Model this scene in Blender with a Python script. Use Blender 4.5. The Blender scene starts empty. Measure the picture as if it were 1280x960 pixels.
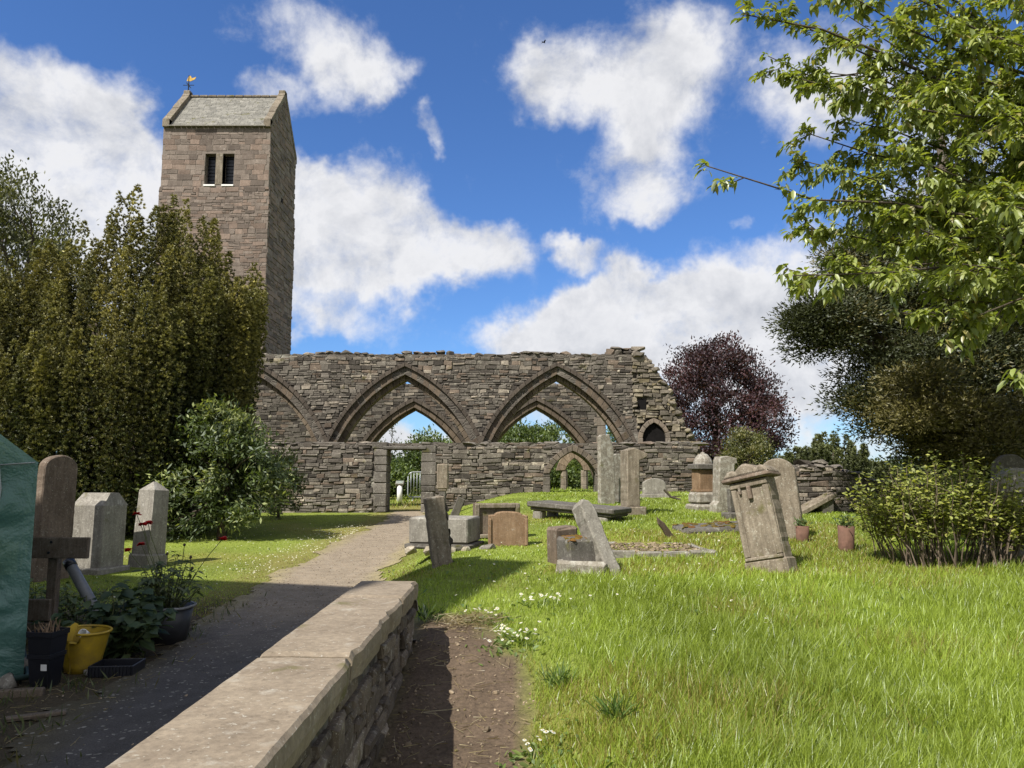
import bpy, bmesh, math, random
import numpy as np
from mathutils import Vector, Matrix, Euler
from mathutils.geometry import tessellate_polygon
R = math.radians
scene = bpy.context.scene
C = scene.collection
rng = random.Random(7)
nr = np.random.RandomState(11)

# ------------------------------------------------------------------ camera model
F, TH, EYE = 961.0, math.atan(111 / 961.0), 1.6
FW = Vector((0, math.cos(TH), math.sin(TH))); UP = Vector((0, -math.sin(TH), math.cos(TH)))
def ray(px, py):
    return (Vector((1, 0, 0)) * ((px - 640) / F) + UP * ((480 - py) / F) + FW).normalized()
def at(px, py, Y):
    d = ray(px, py)
    return Vector((0, 0, EYE)) + d * (Y / d.y)
cam = bpy.data.cameras.new('camera'); co = bpy.data.objects.new('camera', cam); C.objects.link(co)
co.location = (0, 0, EYE); co.rotation_euler = (math.pi / 2 + TH, 0, 0)
cam.sensor_width = 36; cam.lens = F / 1280 * 36; cam.clip_end = 20000; cam.clip_start = 0.05
scene.camera = co

# ------------------------------------------------------------------ noise
def _h(i, j, s):
    n = np.sin(i * 127.1 + j * 311.7 + s * 74.7) * 43758.5453
    return n - np.floor(n)
def vn(x, y, s=0):
    x = np.asarray(x, float); y = np.asarray(y, float)
    i, j = np.floor(x), np.floor(y); u, v = x - i, y - j
    u = u * u * (3 - 2 * u); v = v * v * (3 - 2 * v)
    return (_h(i, j, s) * (1 - u) + _h(i + 1, j, s) * u) * (1 - v) + (_h(i, j + 1, s) * (1 - u) + _h(i + 1, j + 1, s) * u) * v
def fbm(x, y, s=0, o=4):
    x = np.asarray(x, float); y = np.asarray(y, float)
    a, t, f = .5, 0, 1.0
    for k in range(o):
        t = t + a * vn(x * f, y * f, s + k); a *= .5; f *= 2.03
    return t
def sst(a, b, x):
    t = np.clip((np.asarray(x, float) - a) / (b - a), 0, 1)
    return t * t * (3 - 2 * t)

# ------------------------------------------------------------------ terrain
def gz(x, y):
    x = np.asarray(x, float); y = np.asarray(y, float)
    right = np.interp(y, [-20, 2, 3.4, 6, 8.7, 14, 23.5, 27, 40, 90, 300, 3000], [.15, .22, .28, .42, .52, .74, 1.0, 1.0, .5, .2, -1, -14])
    left = np.interp(y, [-20, 6, 12, 18, 24, 40, 90, 300, 3000], [0, 0, .1, .25, .38, .38, .2, -1, -14])
    a = np.interp(y, [0, 5.9, 8, 24, 30], [-1.15, -1.15, -2.0, -2.7, -2.7])
    b = np.interp(y, [0, 5.9, 8, 24, 30], [-.65, -.7, -.7, .5, .5])
    s = sst(a, b, x)
    z = left * (1 - s) + right * s
    z = z - .22 * sst(6.3, 4.0, y) * sst(.75, -.05, x) * sst(-1.0, -.7, x)
    rough = .05 * (fbm(x * .9, y * .9, 3) - .47) * sst(-1.9, -.3, x) + .03 * (fbm(x * 2.6, y * 2.6, 8, 3) - .45) * sst(-.6, .4, x)
    far = sst(40, 120, np.hypot(x, y))
    return z + rough * (1 - far)
def ground(px, py):
    d = ray(px, py); o = Vector((0, 0, EYE)); t = 1.0
    while t < 400:
        p = o + d * t
        if p.z <= float(gz(p.x, p.y)): break
        t += .02
    return Vector((p.x, p.y, float(gz(p.x, p.y))))
def foot(px, Y):
    p = at(px, 591, Y)
    return Vector((p.x, Y, float(gz(p.x, Y))))
def hgt(px, py, p):           # height above p.z of the point seen at (px, py) at p's depth
    return at(px, py, p.y).z - p.z

# ------------------------------------------------------------------ mesh helpers
class MB:
    def __init__(s): s.v, s.f, s.c = [], [], []
    def add(s, vs, fs, tint=(1, 1, 1)):
        o = len(s.v); s.v += [tuple(v) for v in vs]; s.f += [tuple(i + o for i in f) for f in fs]; s.c += [tint] * len(vs); return s
    def box(s, x0, x1, y0, y1, z0, z1, c=0.0, jit=0, tint=(1, 1, 1), M=None):
        # a box with chamfered edges
        if c <= 0:
            vs = [Vector((x, y, z)) for x in (x0, x1) for y in (y0, y1) for z in (z0, z1)]
            fs = [(0, 1, 3, 2), (4, 6, 7, 5), (0, 4, 5, 1), (2, 3, 7, 6), (0, 2, 6, 4), (1, 5, 7, 3)]
        else:
            bm = bmesh.new(); bmesh.ops.create_cube(bm, size=1)
            for v in bm.verts:
                v.co = Vector(((x0 + x1) / 2 + v.co.x * (x1 - x0), (y0 + y1) / 2 + v.co.y * (y1 - y0), (z0 + z1) / 2 + v.co.z * (z1 - z0)))
            bmesh.ops.bevel(bm, geom=bm.edges[:], offset=c, segments=1, affect='EDGES', profile=.5)
            bm.verts.index_update(); vs = [v.co.copy() for v in bm.verts]; fs = [[v.index for v in f.verts] for f in bm.faces]; bm.free()
        if jit: vs = [v + Vector([rng.uniform(-jit, jit) for _ in range(3)]) for v in vs]
        if M is not None: vs = [M @ v for v in vs]
        return s.add(vs, fs, tint)
    def tube(s, pts, rad, n=8, tint=(1, 1, 1), cap=True):
        pts = [Vector(p) for p in pts]; vs, fs = [], []
        if not hasattr(rad, '__len__'): rad = [rad] * len(pts)
        for i, p in enumerate(pts):
            t = (pts[min(i + 1, len(pts) - 1)] - pts[max(i - 1, 0)]).normalized()
            a = t.cross(Vector((0, 0, 1)) if abs(t.z) < .9 else Vector((1, 0, 0))).normalized(); b = t.cross(a)
            for k in range(n):
                w = 2 * math.pi * k / n; vs.append(p + (a * math.cos(w) + b * math.sin(w)) * rad[i])
        for i in range(len(pts) - 1):
            for k in range(n):
                fs.append((i * n + k, i * n + (k + 1) % n, (i + 1) * n + (k + 1) % n, (i + 1) * n + k))
        if cap: fs += [tuple(range(n - 1, -1, -1)), tuple(range((len(pts) - 1) * n, len(pts) * n))]
        return s.add(vs, fs, tint)
    def lathe(s, prof, n=20, tint=(1, 1, 1), M=None, sq=0):
        vs, fs = [], []
        for (r, z) in prof:
            for k in range(n):
                w = 2 * math.pi * k / n; rr = r
                if sq: rr = r / max(abs(math.cos(w)), abs(math.sin(w))) ** sq
                vs.append(Vector((rr * math.cos(w), rr * math.sin(w), z)))
        for i in range(len(prof) - 1):
            for k in range(n): fs.append((i * n + k, i * n + (k + 1) % n, (i + 1) * n + (k + 1) % n, (i + 1) * n + k))
        if prof[0][0] > 0: fs.append(tuple(range(n - 1, -1, -1)))
        if prof[-1][0] > 0: fs.append(tuple(range((len(prof) - 1) * n, len(prof) * n)))
        if M is not None: vs = [M @ v for v in vs]
        return s.add(vs, fs, tint)
    def slab(s, outline, t, c=.014, jit=.003, step=.05, tint=(1, 1, 1), y0=0, M=None):
        # an upright stone: (x,z) outline extruded along y with worn edges
        pts = []
        n = len(outline)
        for i in range(n):
            a, b = Vector(outline[i]), Vector(outline[(i + 1) % n]); L = (b - a).length; k = max(1, int(L / step))
            for j in range(k):
                p = a.lerp(b, j / k); pts.append((p.x + rng.uniform(-jit, jit), p.y + rng.uniform(-jit, jit)))
        n = len(pts); ins = []
        area = sum(pts[i][0] * pts[(i + 1) % n][1] - pts[(i + 1) % n][0] * pts[i][1] for i in range(n))
        sg = 1 if area > 0 else -1
        for i in range(n):
            p, q = Vector(pts[i - 1]), Vector(pts[(i + 1) % n]); d = (q - p).normalized()
            ins.append((pts[i][0] - d.y * c * sg, pts[i][1] + d.x * c * sg))
        vs = []
        for (o, y) in ((ins, -t / 2), (pts, -t / 2 + c), (pts, t / 2 - c), (ins, t / 2)):
            vs += [Vector((p[0], y + y0, p[1])) for p in o]
        fs = [tuple(range(n)), tuple(range(4 * n - 1, 3 * n - 1, -1))]
        for r in range(3):
            for i in range(n): fs.append((r * n + i, (r + 1) * n + i, (r + 1) * n + (i + 1) % n, r * n + (i + 1) % n))
        if sg < 0: fs = [f[::-1] for f in fs]
        if M is not None: vs = [M @ v for v in vs]
        return s.add(vs, fs, tint)
    def rock(s, c, size, tint=(1, 1, 1), rot=None):
        V, Fs = rng.choice(ROCKS); m = Euler(rot if rot else (rng.uniform(-.3, .3), rng.uniform(-.3, .3), rng.uniform(0, 6.3))).to_matrix()
        c = Vector(c)
        return s.add([c + m @ Vector((v[0] * size[0], v[1] * size[1], v[2] * size[2])) for v in V], Fs, tint)
def _rocks():
    out = []
    for k in range(14):
        bm = bmesh.new()
        for i in range(26):
            d = Vector((rng.gauss(0, 1), rng.gauss(0, 1), rng.gauss(0, 1))).normalized(); m = max(abs(d.x), abs(d.y), abs(d.z))
            bm.verts.new(d * (.5 / m ** .7) * rng.uniform(.82, 1.05))
        bmesh.ops.convex_hull(bm, input=bm.verts[:])
        for v in [v for v in bm.verts if not v.link_faces]: bm.verts.remove(v)
        bm.verts.index_update(); out.append(([tuple(v.co) for v in bm.verts], [tuple(v.index for v in f.verts) for f in bm.faces])); bm.free()
    return out
ROCKS = _rocks()

def link(name, me, mat, parent=None, smooth=False):
    o = bpy.data.objects.new(name, me); C.objects.link(o)
    if mat is not None: me.materials.append(mat)
    if parent is not None: o.parent = parent
    if smooth: me.polygons.foreach_set('use_smooth', [True] * len(me.polygons))
    return o
def obj(name, mb, mat, parent=None, smooth=False, fix=True):
    me = bpy.data.meshes.new(name); me.from_pydata(mb.v, [], mb.f)
    if fix:
        bm = bmesh.new(); bm.from_mesh(me); bmesh.ops.recalc_face_normals(bm, faces=bm.faces[:]); bm.to_mesh(me); bm.free()
    a = me.color_attributes.new('tint', 'FLOAT_COLOR', 'POINT')
    arr = np.ones((len(mb.v), 4), 'f'); arr[:, :3] = np.array(mb.c, 'f').reshape(-1, 3); a.data.foreach_set('color', arr.ravel())
    me.update(); return link(name, me, mat, parent, smooth)
def npmesh(name, V, loops, starts, totals, tint, mat, parent=None, smooth=False):
    me = bpy.data.meshes.new(name); me.vertices.add(len(V)); me.vertices.foreach_set('co', np.ascontiguousarray(V, 'f').ravel())
    me.loops.add(len(loops)); me.loops.foreach_set('vertex_index', np.ascontiguousarray(loops, 'i'))
    me.polygons.add(len(starts)); me.polygons.foreach_set('loop_start', np.ascontiguousarray(starts, 'i'))
    me.update(calc_edges=True)
    a = me.color_attributes.new('tint', 'FLOAT_COLOR', 'POINT'); arr = np.ones((len(V), 4), 'f'); arr[:, :3] = tint; a.data.foreach_set('color', arr.ravel())
    return link(name, me, mat, parent, smooth)
def tag(o, label=None, cat=None, group=None, kind=None):
    if label: o['label'] = label
    if cat: o['category'] = cat
    if group: o['group'] = group
    if kind: o['kind'] = kind
    return o
def thing(name, label, cat, loc=(0, 0, 0), rot=(0, 0, 0), group=None):
    o = bpy.data.objects.new(name, None); C.objects.link(o); o.location = loc; o.rotation_euler = rot; o.empty_display_size = .2
    return tag(o, label, cat, group, 'thing')

# ------------------------------------------------------------------ materials
def nodes(name):
    m = bpy.data.materials.new(name); m.use_nodes = True; nt = m.node_tree; nt.nodes.clear(); return m, nt
def N(nt, t, **kw):
    n = nt.nodes.new(t)
    for k, v in kw.items():
        if k in n.inputs.keys() and not hasattr(n, k): n.inputs[k].default_value = v
        else: setattr(n, k, v)
    return n
def L(nt, a, b): nt.links.new(a, b)
def noise(nt, vec, scale, detail=5, rough=.6, dist=0):
    n = N(nt, 'ShaderNodeTexNoise'); n.inputs['Scale'].default_value = scale; n.inputs['Detail'].default_value = detail
    n.inputs['Roughness'].default_value = rough; n.inputs['Distortion'].default_value = dist
    if vec is not None: L(nt, vec, n.inputs['Vector'])
    return n.outputs['Fac']
def ramp(nt, fac, a, b, c0=(0, 0, 0, 1), c1=(1, 1, 1, 1)):
    n = N(nt, 'ShaderNodeValToRGB'); e = n.color_ramp.elements; e[0].position = a; e[1].position = b; e[0].color = c0; e[1].color = c1
    L(nt, fac, n.inputs['Fac']); return n.outputs['Color']
def mix(nt, fac, a, b, mode='MIX'):
    n = N(nt, 'ShaderNodeMix', data_type='RGBA', blend_type=mode)
    for sock, v in ((n.inputs[0], fac), (n.inputs[6], a), (n.inputs[7], b)):
        if hasattr(v, 'is_output'): L(nt, v, sock)
        elif isinstance(v, (int, float)): sock.default_value = v
        else: sock.default_value = (*v, 1) if len(v) == 3 else v
    return n.outputs[2]
def coords(nt, rand=True):
    tc = N(nt, 'ShaderNodeTexCoord'); v = tc.outputs['Object']
    if rand:
        oi = N(nt, 'ShaderNodeObjectInfo'); ad = N(nt, 'ShaderNodeVectorMath', operation='MULTIPLY_ADD')
        cb = N(nt, 'ShaderNodeCombineXYZ'); 
        for i in range(3): L(nt, oi.outputs['Random'], cb.inputs[i])
        L(nt, cb.outputs[0], ad.inputs[0]); ad.inputs[1].default_value = (37, 53, 71); L(nt, v, ad.inputs[2]); v = ad.outputs[0]
    return v
def bumpn(nt, h, strength, dist):
    b = N(nt, 'ShaderNodeBump'); b.inputs['Strength'].default_value = strength; b.inputs['Distance'].default_value = dist
    L(nt, h, b.inputs['Height']); return b.outputs['Normal']
def outp(nt, col, rough=.9, normal=None, spec=.3, metal=0):
    p = N(nt, 'ShaderNodeBsdfPrincipled'); o = N(nt, 'ShaderNodeOutputMaterial')
    if hasattr(col, 'is_output'): L(nt, col, p.inputs['Base Color'])
    else: p.inputs['Base Color'].default_value = (*col, 1)
    p.inputs['Roughness'].default_value = rough; p.inputs['Specular IOR Level'].default_value = spec; p.inputs['Metallic'].default_value = metal
    if normal is not None: L(nt, normal, p.inputs['Normal'])
    L(nt, p.outputs[0], o.inputs[0]); return p
def tinted(nt):
    return N(nt, 'ShaderNodeAttribute', attribute_name='tint').outputs['Color']
def stone_mat(name, a, b, lichen=.3, lichen_col=(.5, .5, .44), moss=.0, scale=4, bump=.5, bdist=.02, streak=.3):
    m, nt = nodes(name); v = coords(nt)
    n1 = noise(nt, v, scale, 6, .65); n2 = noise(nt, v, scale * 9, 4, .7); n3 = noise(nt, v, scale * 2.3, 7, .62, .3); n4 = noise(nt, v, scale * .8, 4, .6)
    col = mix(nt, ramp(nt, n1, .32, .68), a, b)
    col = mix(nt, .55, col, ramp(nt, n2, .3, .75, (.45, .45, .45, 1), (1.25, 1.25, 1.25, 1)), 'MULTIPLY')
    if streak:
        mp = N(nt, 'ShaderNodeMapping'); mp.inputs['Scale'].default_value = (1, 1, .12); L(nt, v, mp.inputs['Vector'])
        col = mix(nt, streak, col, ramp(nt, noise(nt, mp.outputs[0], scale * 5, 4, .6), .35, .65, (.4, .38, .34, 1), (1.1, 1.1, 1.1, 1)), 'MULTIPLY')
    if lichen: col = mix(nt, ramp(nt, n3, .64 - lichen * .2, .76 - lichen * .12, (0, 0, 0, 1), (.7, .7, .7, 1)), col, lichen_col)
    if moss: col = mix(nt, ramp(nt, n4, .66 - moss * .2, .76 - moss * .2, (0, 0, 0, 1), (.8, .8, .8, 1)), col, (.09, .085, .025))
    n5 = noise(nt, v, scale * 14, 3, .55, .2); n6 = noise(nt, v, scale * 5.5, 5, .7)
    if lichen: col = mix(nt, ramp(nt, n5, .66 - lichen * .06, .685 - lichen * .06, (0, 0, 0, 1), (.75, .75, .75, 1)), col, lichen_col)
    col = mix(nt, ramp(nt, n6, .60, .70, (0, 0, 0, 1), (.6, .6, .6, 1)), col, tuple(x * .38 for x in a))
    col = mix(nt, 1.0, col, tinted(nt), 'MULTIPLY')
    h = mix(nt, .4, n1, n2); h = mix(nt, .3, h, n3); h = mix(nt, .25, h, n6)
    outp(nt, col, .92, bumpn(nt, h, bump, bdist), .2); return m
def plain_mat(name, col, rough=.6, spec=.4, metal=0, var=.25, scale=12, bump=.1, dirt=None):
    m, nt = nodes(name); v = coords(nt); n1 = noise(nt, v, scale, 5, .6)
    c = mix(nt, ramp(nt, n1, .3, .7), tuple(x * (1 - var) for x in col), tuple(min(1, x * (1 + var * .6)) for x in col))
    if dirt is not None: c = mix(nt, ramp(nt, noise(nt, v, scale * .4, 6, .7), .45, .7), c, dirt)
    c = mix(nt, 1.0, c, tinted(nt), 'MULTIPLY')
    outp(nt, c, rough, bumpn(nt, n1, bump, .01), spec, metal); return m
def leaf_mat(name, trans=.38, gloss=.03, rough=.55, tcol=(1.2, 1.25, .5)):
    m, nt = nodes(name); o = N(nt, 'ShaderNodeOutputMaterial'); col = tinted(nt)
    d = N(nt, 'ShaderNodeBsdfDiffuse'); t = N(nt, 'ShaderNodeBsdfTranslucent'); g = N(nt, 'ShaderNodeBsdfGlossy'); g.inputs['Roughness'].default_value = rough
    L(nt, col, d.inputs[0]); L(nt, mix(nt, 1, col, tcol, 'MULTIPLY'), t.inputs[0]); g.inputs[0].default_value = (.9, .95, 1, 1)
    a = N(nt, 'ShaderNodeMixShader'); a.inputs[0].default_value = trans; L(nt, d.outputs[0], a.inputs[1]); L(nt, t.outputs[0], a.inputs[2])
    b = N(nt, 'ShaderNodeMixShader'); b.inputs[0].default_value = gloss; L(nt, a.outputs[0], b.inputs[1]); L(nt, g.outputs[0], b.inputs[2])
    L(nt, b.outputs[0], o.inputs[0]); return m
def rubble_mat(name, cols, mortar, sc=(3.2, 3.2, 8.5), bump=.8):
    m, nt = nodes(name); v = coords(nt, False)
    w = N(nt, 'ShaderNodeTexNoise'); w.inputs['Scale'].default_value = 2.2; w.inputs['Detail'].default_value = 3; L(nt, v, w.inputs['Vector'])
    ad = N(nt, 'ShaderNodeVectorMath', operation='MULTIPLY_ADD'); L(nt, w.outputs['Color'], ad.inputs[0]); ad.inputs[1].default_value = (.25, .25, .12); L(nt, v, ad.inputs[2])
    mp = N(nt, 'ShaderNodeMapping'); mp.inputs['Scale'].default_value = sc; L(nt, ad.outputs[0], mp.inputs['Vector'])
    e = N(nt, 'ShaderNodeTexVoronoi', feature='DISTANCE_TO_EDGE'); e.inputs['Scale'].default_value = 1; L(nt, mp.outputs[0], e.inputs['Vector'])
    f = N(nt, 'ShaderNodeTexVoronoi', feature='F1'); f.inputs['Scale'].default_value = 1; L(nt, mp.outputs[0], f.inputs['Vector'])
    sep = N(nt, 'ShaderNodeSeparateColor'); L(nt, f.outputs['Color'], sep.inputs[0])
    col = mix(nt, sep.outputs[0], cols[0], cols[1]); col = mix(nt, ramp(nt, sep.outputs[1], .6, .9), col, cols[2])
    n2 = noise(nt, v, 14, 6, .7); col = mix(nt, .6, col, ramp(nt, n2, .3, .75, (.4, .4, .4, 1), (1.3, 1.3, 1.3, 1)), 'MULTIPLY')
    edge = ramp(nt, e.outputs['Distance'], .02, .1)
    col = mix(nt, edge, mortar, col)
    col = mix(nt, ramp(nt, noise(nt, v, 1.3, 6, .65), .58, .68, (0, 0, 0, 1), (.55, .55, .55, 1)), col, (.33, .32, .27))
    col = mix(nt, 1.0, col, tinted(nt), 'MULTIPLY')
    h = mix(nt, .3, edge, n2); outp(nt, col, .95, bumpn(nt, h, bump, .04), .15); return m

ST = {}
ST['rubble'] = stone_mat('rubble_stone', (.107, .096, .084), (.192, .174, .153), .3, (.38, .365, .31), .15, 2.6, .7, .03, .15)
ST['dressed'] = stone_mat('dressed_sandstone', (.155, .13, .108), (.25, .21, .172), .15, (.36, .34, .28), .1, 3, .45, .015, .3)
ST['dark_dressed'] = stone_mat('weathered_moulding', (.115, .1, .088), (.195, .172, .148), .12, (.33, .31, .27), .1, 3, .45, .015, .35)
ST['mortar'] = rubble_mat('wall_core', ((.10, .086, .073), (.16, .14, .12), (.065, .056, .05)), (.13, .118, .1))
ST['tower'] = stone_mat('tower_sandstone', (.18, .145, .122), (.26, .214, .182), .05, (.38, .34, .3), 0, 2.4, .6, .025, .2)
ST['tower_core'] = plain_mat('tower_mortar', (.2, .17, .145), .95, .1, 0, .3, 6, .4)
ST['brown'] = stone_mat('brown_headstone', (.13, .098, .075), (.2, .155, .12), .1, (.34, .32, .27), .15, 4, .4, .012, .45)
ST['red'] = stone_mat('red_sandstone', (.19, .12, .07), (.28, .19, .12), .08, (.36, .33, .28), .1, 5, .4, .012, .35)
ST['grey'] = stone_mat('grey_headstone', (.2, .185, .16), (.3, .28, .245), .25, (.46, .45, .4), .12, 4, .4, .012, .4)
ST['pale'] = stone_mat('lichened_headstone', (.19, .17, .14), (.3, .27, .225), .7, (.44, .43, .385), .15, 5, .5, .015, .4)
ST['tan'] = stone_mat('tan_headstone', (.18, .15, .115), (.28, .238, .185), .32, (.39, .37, .31), .3, 4, .5, .014, .6)
ST['slate'] = stone_mat('slate_stone', (.088, .08, .07), (.15, .138, .122), .3, (.3, .295, .26), .15, 5, .4, .01, .3)
ST['cope'] = stone_mat('coping_sandstone', (.188, .15, .11), (.285, .235, .174), .2, (.345, .32, .27), .12, 3.2, .6, .016, 0)
ST['dark_rubble'] = stone_mat('boundary_rubble', (.12, .1, .082), (.24, .205, .165), .3, (.48, .47, .43), .12, 5, .7, .03, .2)
ST['roof'] = stone_mat('roof_slate', (.17, .165, .15), (.25, .24, .215), .3, (.33, .33, .28), .25, 3, .5, .02, .25)
BARK = stone_mat('bark', (.055, .042, .03), (.11, .09, .068), .15, (.2, .2, .17), .2, 6, .9, .03, .5)
TWIG = plain_mat('twig_bark', (.13, .1, .075), .8, .2, 0, .3, 20, .3)
WOOD = stone_mat('weathered_wood', (.135, .105, .078), (.2, .165, .13), .05, (.3, .29, .26), .05, 8, .4, .006, .5)
LEAF = leaf_mat('leaf')
NEEDLE = leaf_mat('yew_needles', .15, .03, .5, (1.1, 1.1, .5))
GRASS = leaf_mat('grass_blade', .42, .03, .4, (1.15, 1.2, .55))
BLACK = plain_mat('black_plastic', (.012, .013, .018), .35, .5, 0, .2, 10, .03)
DARK = plain_mat('dark_void', (.012, .011, .011), .95, .05)
GALV = plain_mat('galvanised_steel', (.45, .48, .5), .45, .5, .6, .15, 20, .05)
WHITE = plain_mat('white_paint', (.72, .72, .7), .5, .4, 0, .1, 15, .05)
# ================================================================== ground, path, soil
def axis(lo, hi, segs):
    out = []
    for a, b, st in segs: out += list(np.arange(a, b, st))
    return np.array(out + [segs[-1][1]], float)
XS = axis(0, 0, [(-3000, -400, 400), (-400, -60, 40), (-60, -14, 4), (-14, -4, .5), (-4, 5, .16), (5, 14, .5), (14, 60, 4), (60, 400, 40), (400, 3000, 400)])
YS = axis(0, 0, [(-200, -20, 30), (-20, 1, 2), (1, 12, .16), (12, 28, .4), (28, 60, 2), (60, 400, 30), (400, 3200, 350)])
def sheet(name, X, Y, Z, mat, tint=None):
    h, w = X.shape; V = np.stack([X, Y, Z], -1).reshape(-1, 3)
    i = np.arange(h * w).reshape(h, w); q = np.stack([i[:-1, :-1], i[:-1, 1:], i[1:, 1:], i[1:, :-1]], -1).reshape(-1, 4)
    return npmesh(name, V, q.ravel(), np.arange(len(q)) * 4, None, np.ones((h * w, 3)) if tint is None else tint, mat, None, True)
def soil_mask(x, y):
    edge = .1 + .12 * (fbm(np.asarray(y, float) * 2.2, 0 * np.asarray(y, float), 31) - .5) * 2 - .35 * sst(5.0, 6.6, y)
    return sst(.07, -.05, x - edge) * sst(-1.0, -.72, x) * sst(6.75, 6.2, np.asarray(y, float) + .3 * (vn(np.asarray(x, float) * 5, y, 4) - .5))
def path_c(y):
    c = np.interp(y, [-3, 4, 8, 12, 17, 20.5, 23.2, 25, 30], [-1.95, -1.95, -2.42, -2.72, -2.72, -2.75, -3.1, -3.35, -3.4])
    w = np.interp(y, [-3, 4, 8, 10.5, 17, 21, 23.5, 30], [.85, .85, .85, .84, .78, .7, .55, .5])
    return c, w
def path_mask(x, y):
    c, w = path_c(y); wob = .3 * (fbm(np.asarray(x, float) * .0 + np.sign(np.asarray(x, float) - c) * 3, np.asarray(y, float) * 1.1, 21) - .5) * 2 + .14 * (vn(np.asarray(x) * 4, np.asarray(y) * 4, 6) - .5)
    return sst(.07, -.07, np.abs(np.asarray(x, float) - c) - w - wob) * sst(24.9, 24.5, y)
gx, gy = np.meshgrid(XS, YS); gzz = gz(gx, gy)
tn = np.zeros((gx.size, 3))
pat = fbm(gx * .7, gy * .7, 40).ravel()
tn[:] = np.array((.165, .205, .042)) * (.6 + .9 * pat)[:, None]
yel = sst(.5, .68, fbm(gx * .45 + 7, gy * .45, 44)).ravel()[:, None]
tn = tn * (1 - .5 * yel) + np.array((.25, .21, .07)) * .5 * yel
# worn verge at the foot of plants and along the track
wv = (sst(1.15, .2, np.abs(gx - path_c(gy)[0]) - path_c(gy)[1] + .35 * (fbm(gx * 1.3, gy * 1.3, 9) - .5)) * sst(-1.3, -2.4, gx)).ravel()[:, None] * sst(2, 12, gy).ravel()[:, None] * .55
tn = tn * (1 - wv) + np.array((.2, .165, .07)) * wv
bed = (sst(11.2, 9.0, gy + 2 * (fbm(gx, gy, 71) - .5)) * sst(-2.2, -2.9, gx)).ravel()[:, None]
tn = tn * (1 - bed) + np.array((.075, .062, .042)) * (.6 + .8 * fbm(gx * 4, gy * 4, 72).ravel()[:, None]) * bed
sm = soil_mask(gx, gy).ravel()[:, None]
tn = tn * (1 - sm) + np.array((.12, .09, .066)) * (.65 + .7 * fbm(gx * 6, gy * 6, 61).ravel()[:, None]) * sm
m, nt = nodes('turf_ground'); v = coords(nt, False)
n1 = noise(nt, v, 30, 6, .75); n2 = noise(nt, v, 6, 5, .7)
col = mix(nt, .8, tinted(nt), ramp(nt, n1, .25, .75, (.35, .35, .35, 1), (1.5, 1.45, 1.35, 1)), 'MULTIPLY')
outp(nt, col, .95, bumpn(nt, mix(nt, .5, n1, n2), .9, .04), .1); TURF = m
gnd = sheet('ground', gx, gy, gzz, TURF, tn); tag(gnd, 'uneven grassy churchyard ground rising towards the ruin', 'ground', kind='structure')

def masked_sheet(name, x0, x1, y0, y1, st, mask, lift, mat, tintf):
    xs = np.arange(x0, x1, st); ys = np.arange(y0, y1, st); X, Y = np.meshgrid(xs, ys); Mk = mask(X, Y)
    Z = gz(X, Y) + lift + .006 * (fbm(X * 5, Y * 5, 17) - .5)
    h, w = X.shape; i = np.arange(h * w).reshape(h, w)
    keep = (Mk[:-1, :-1] + Mk[:-1, 1:] + Mk[1:, 1:] + Mk[1:, :-1]) > 1.6
    q = np.stack([i[:-1, :-1], i[:-1, 1:], i[1:, 1:], i[1:, :-1]], -1)[keep]
    V = np.stack([X, Y, Z], -1).reshape(-1, 3); used = np.unique(q); mp = np.full(h * w, -1); mp[used] = np.arange(len(used))
    return npmesh(name, V[used], mp[q].ravel(), np.arange(len(q)) * 4, None, tintf(V[used]), mat, None, True)
m, nt = nodes('path_surface'); v = coords(nt, False)
n1 = noise(nt, v, 90, 3, .8); n2 = noise(nt, v, 5, 6, .7); vo = N(nt, 'ShaderNodeTexVoronoi', feature='F1'); vo.inputs['Scale'].default_value = 55; L(nt, v, vo.inputs['Vector'])
sp = N(nt, 'ShaderNodeSeparateColor'); L(nt, vo.outputs['Color'], sp.inputs[0])
col = mix(nt, .9, tinted(nt), ramp(nt, n1, .3, .7, (.45, .45, .45, 1), (1.5, 1.5, 1.5, 1)), 'MULTIPLY')
col = mix(nt, .6, col, ramp(nt, n2, .3, .7, (.6, .58, .54, 1), (1.25, 1.25, 1.22, 1)), 'MULTIPLY')
col = mix(nt, ramp(nt, sp.outputs[0], .96, .985), col, (.27, .25, .21))
outp(nt, col, .9, bumpn(nt, mix(nt, .5, n1, vo.outputs['Distance']), .6, .015), .25); PATHM = m
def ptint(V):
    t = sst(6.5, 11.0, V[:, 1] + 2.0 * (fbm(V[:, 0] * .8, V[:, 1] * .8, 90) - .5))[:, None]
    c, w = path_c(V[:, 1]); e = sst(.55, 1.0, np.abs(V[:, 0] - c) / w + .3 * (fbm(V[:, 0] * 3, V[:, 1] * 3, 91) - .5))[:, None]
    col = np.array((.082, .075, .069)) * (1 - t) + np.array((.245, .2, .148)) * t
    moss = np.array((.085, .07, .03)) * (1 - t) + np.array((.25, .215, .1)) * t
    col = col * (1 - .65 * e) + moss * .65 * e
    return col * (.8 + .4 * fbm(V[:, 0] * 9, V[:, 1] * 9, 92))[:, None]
pth = masked_sheet('path', -5, -.9, -3, 25, .07, path_mask, .012, PATHM, ptint); tag(pth, 'grey asphalt path turning to pale gravel towards the doorway', 'path', kind='structure')

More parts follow.
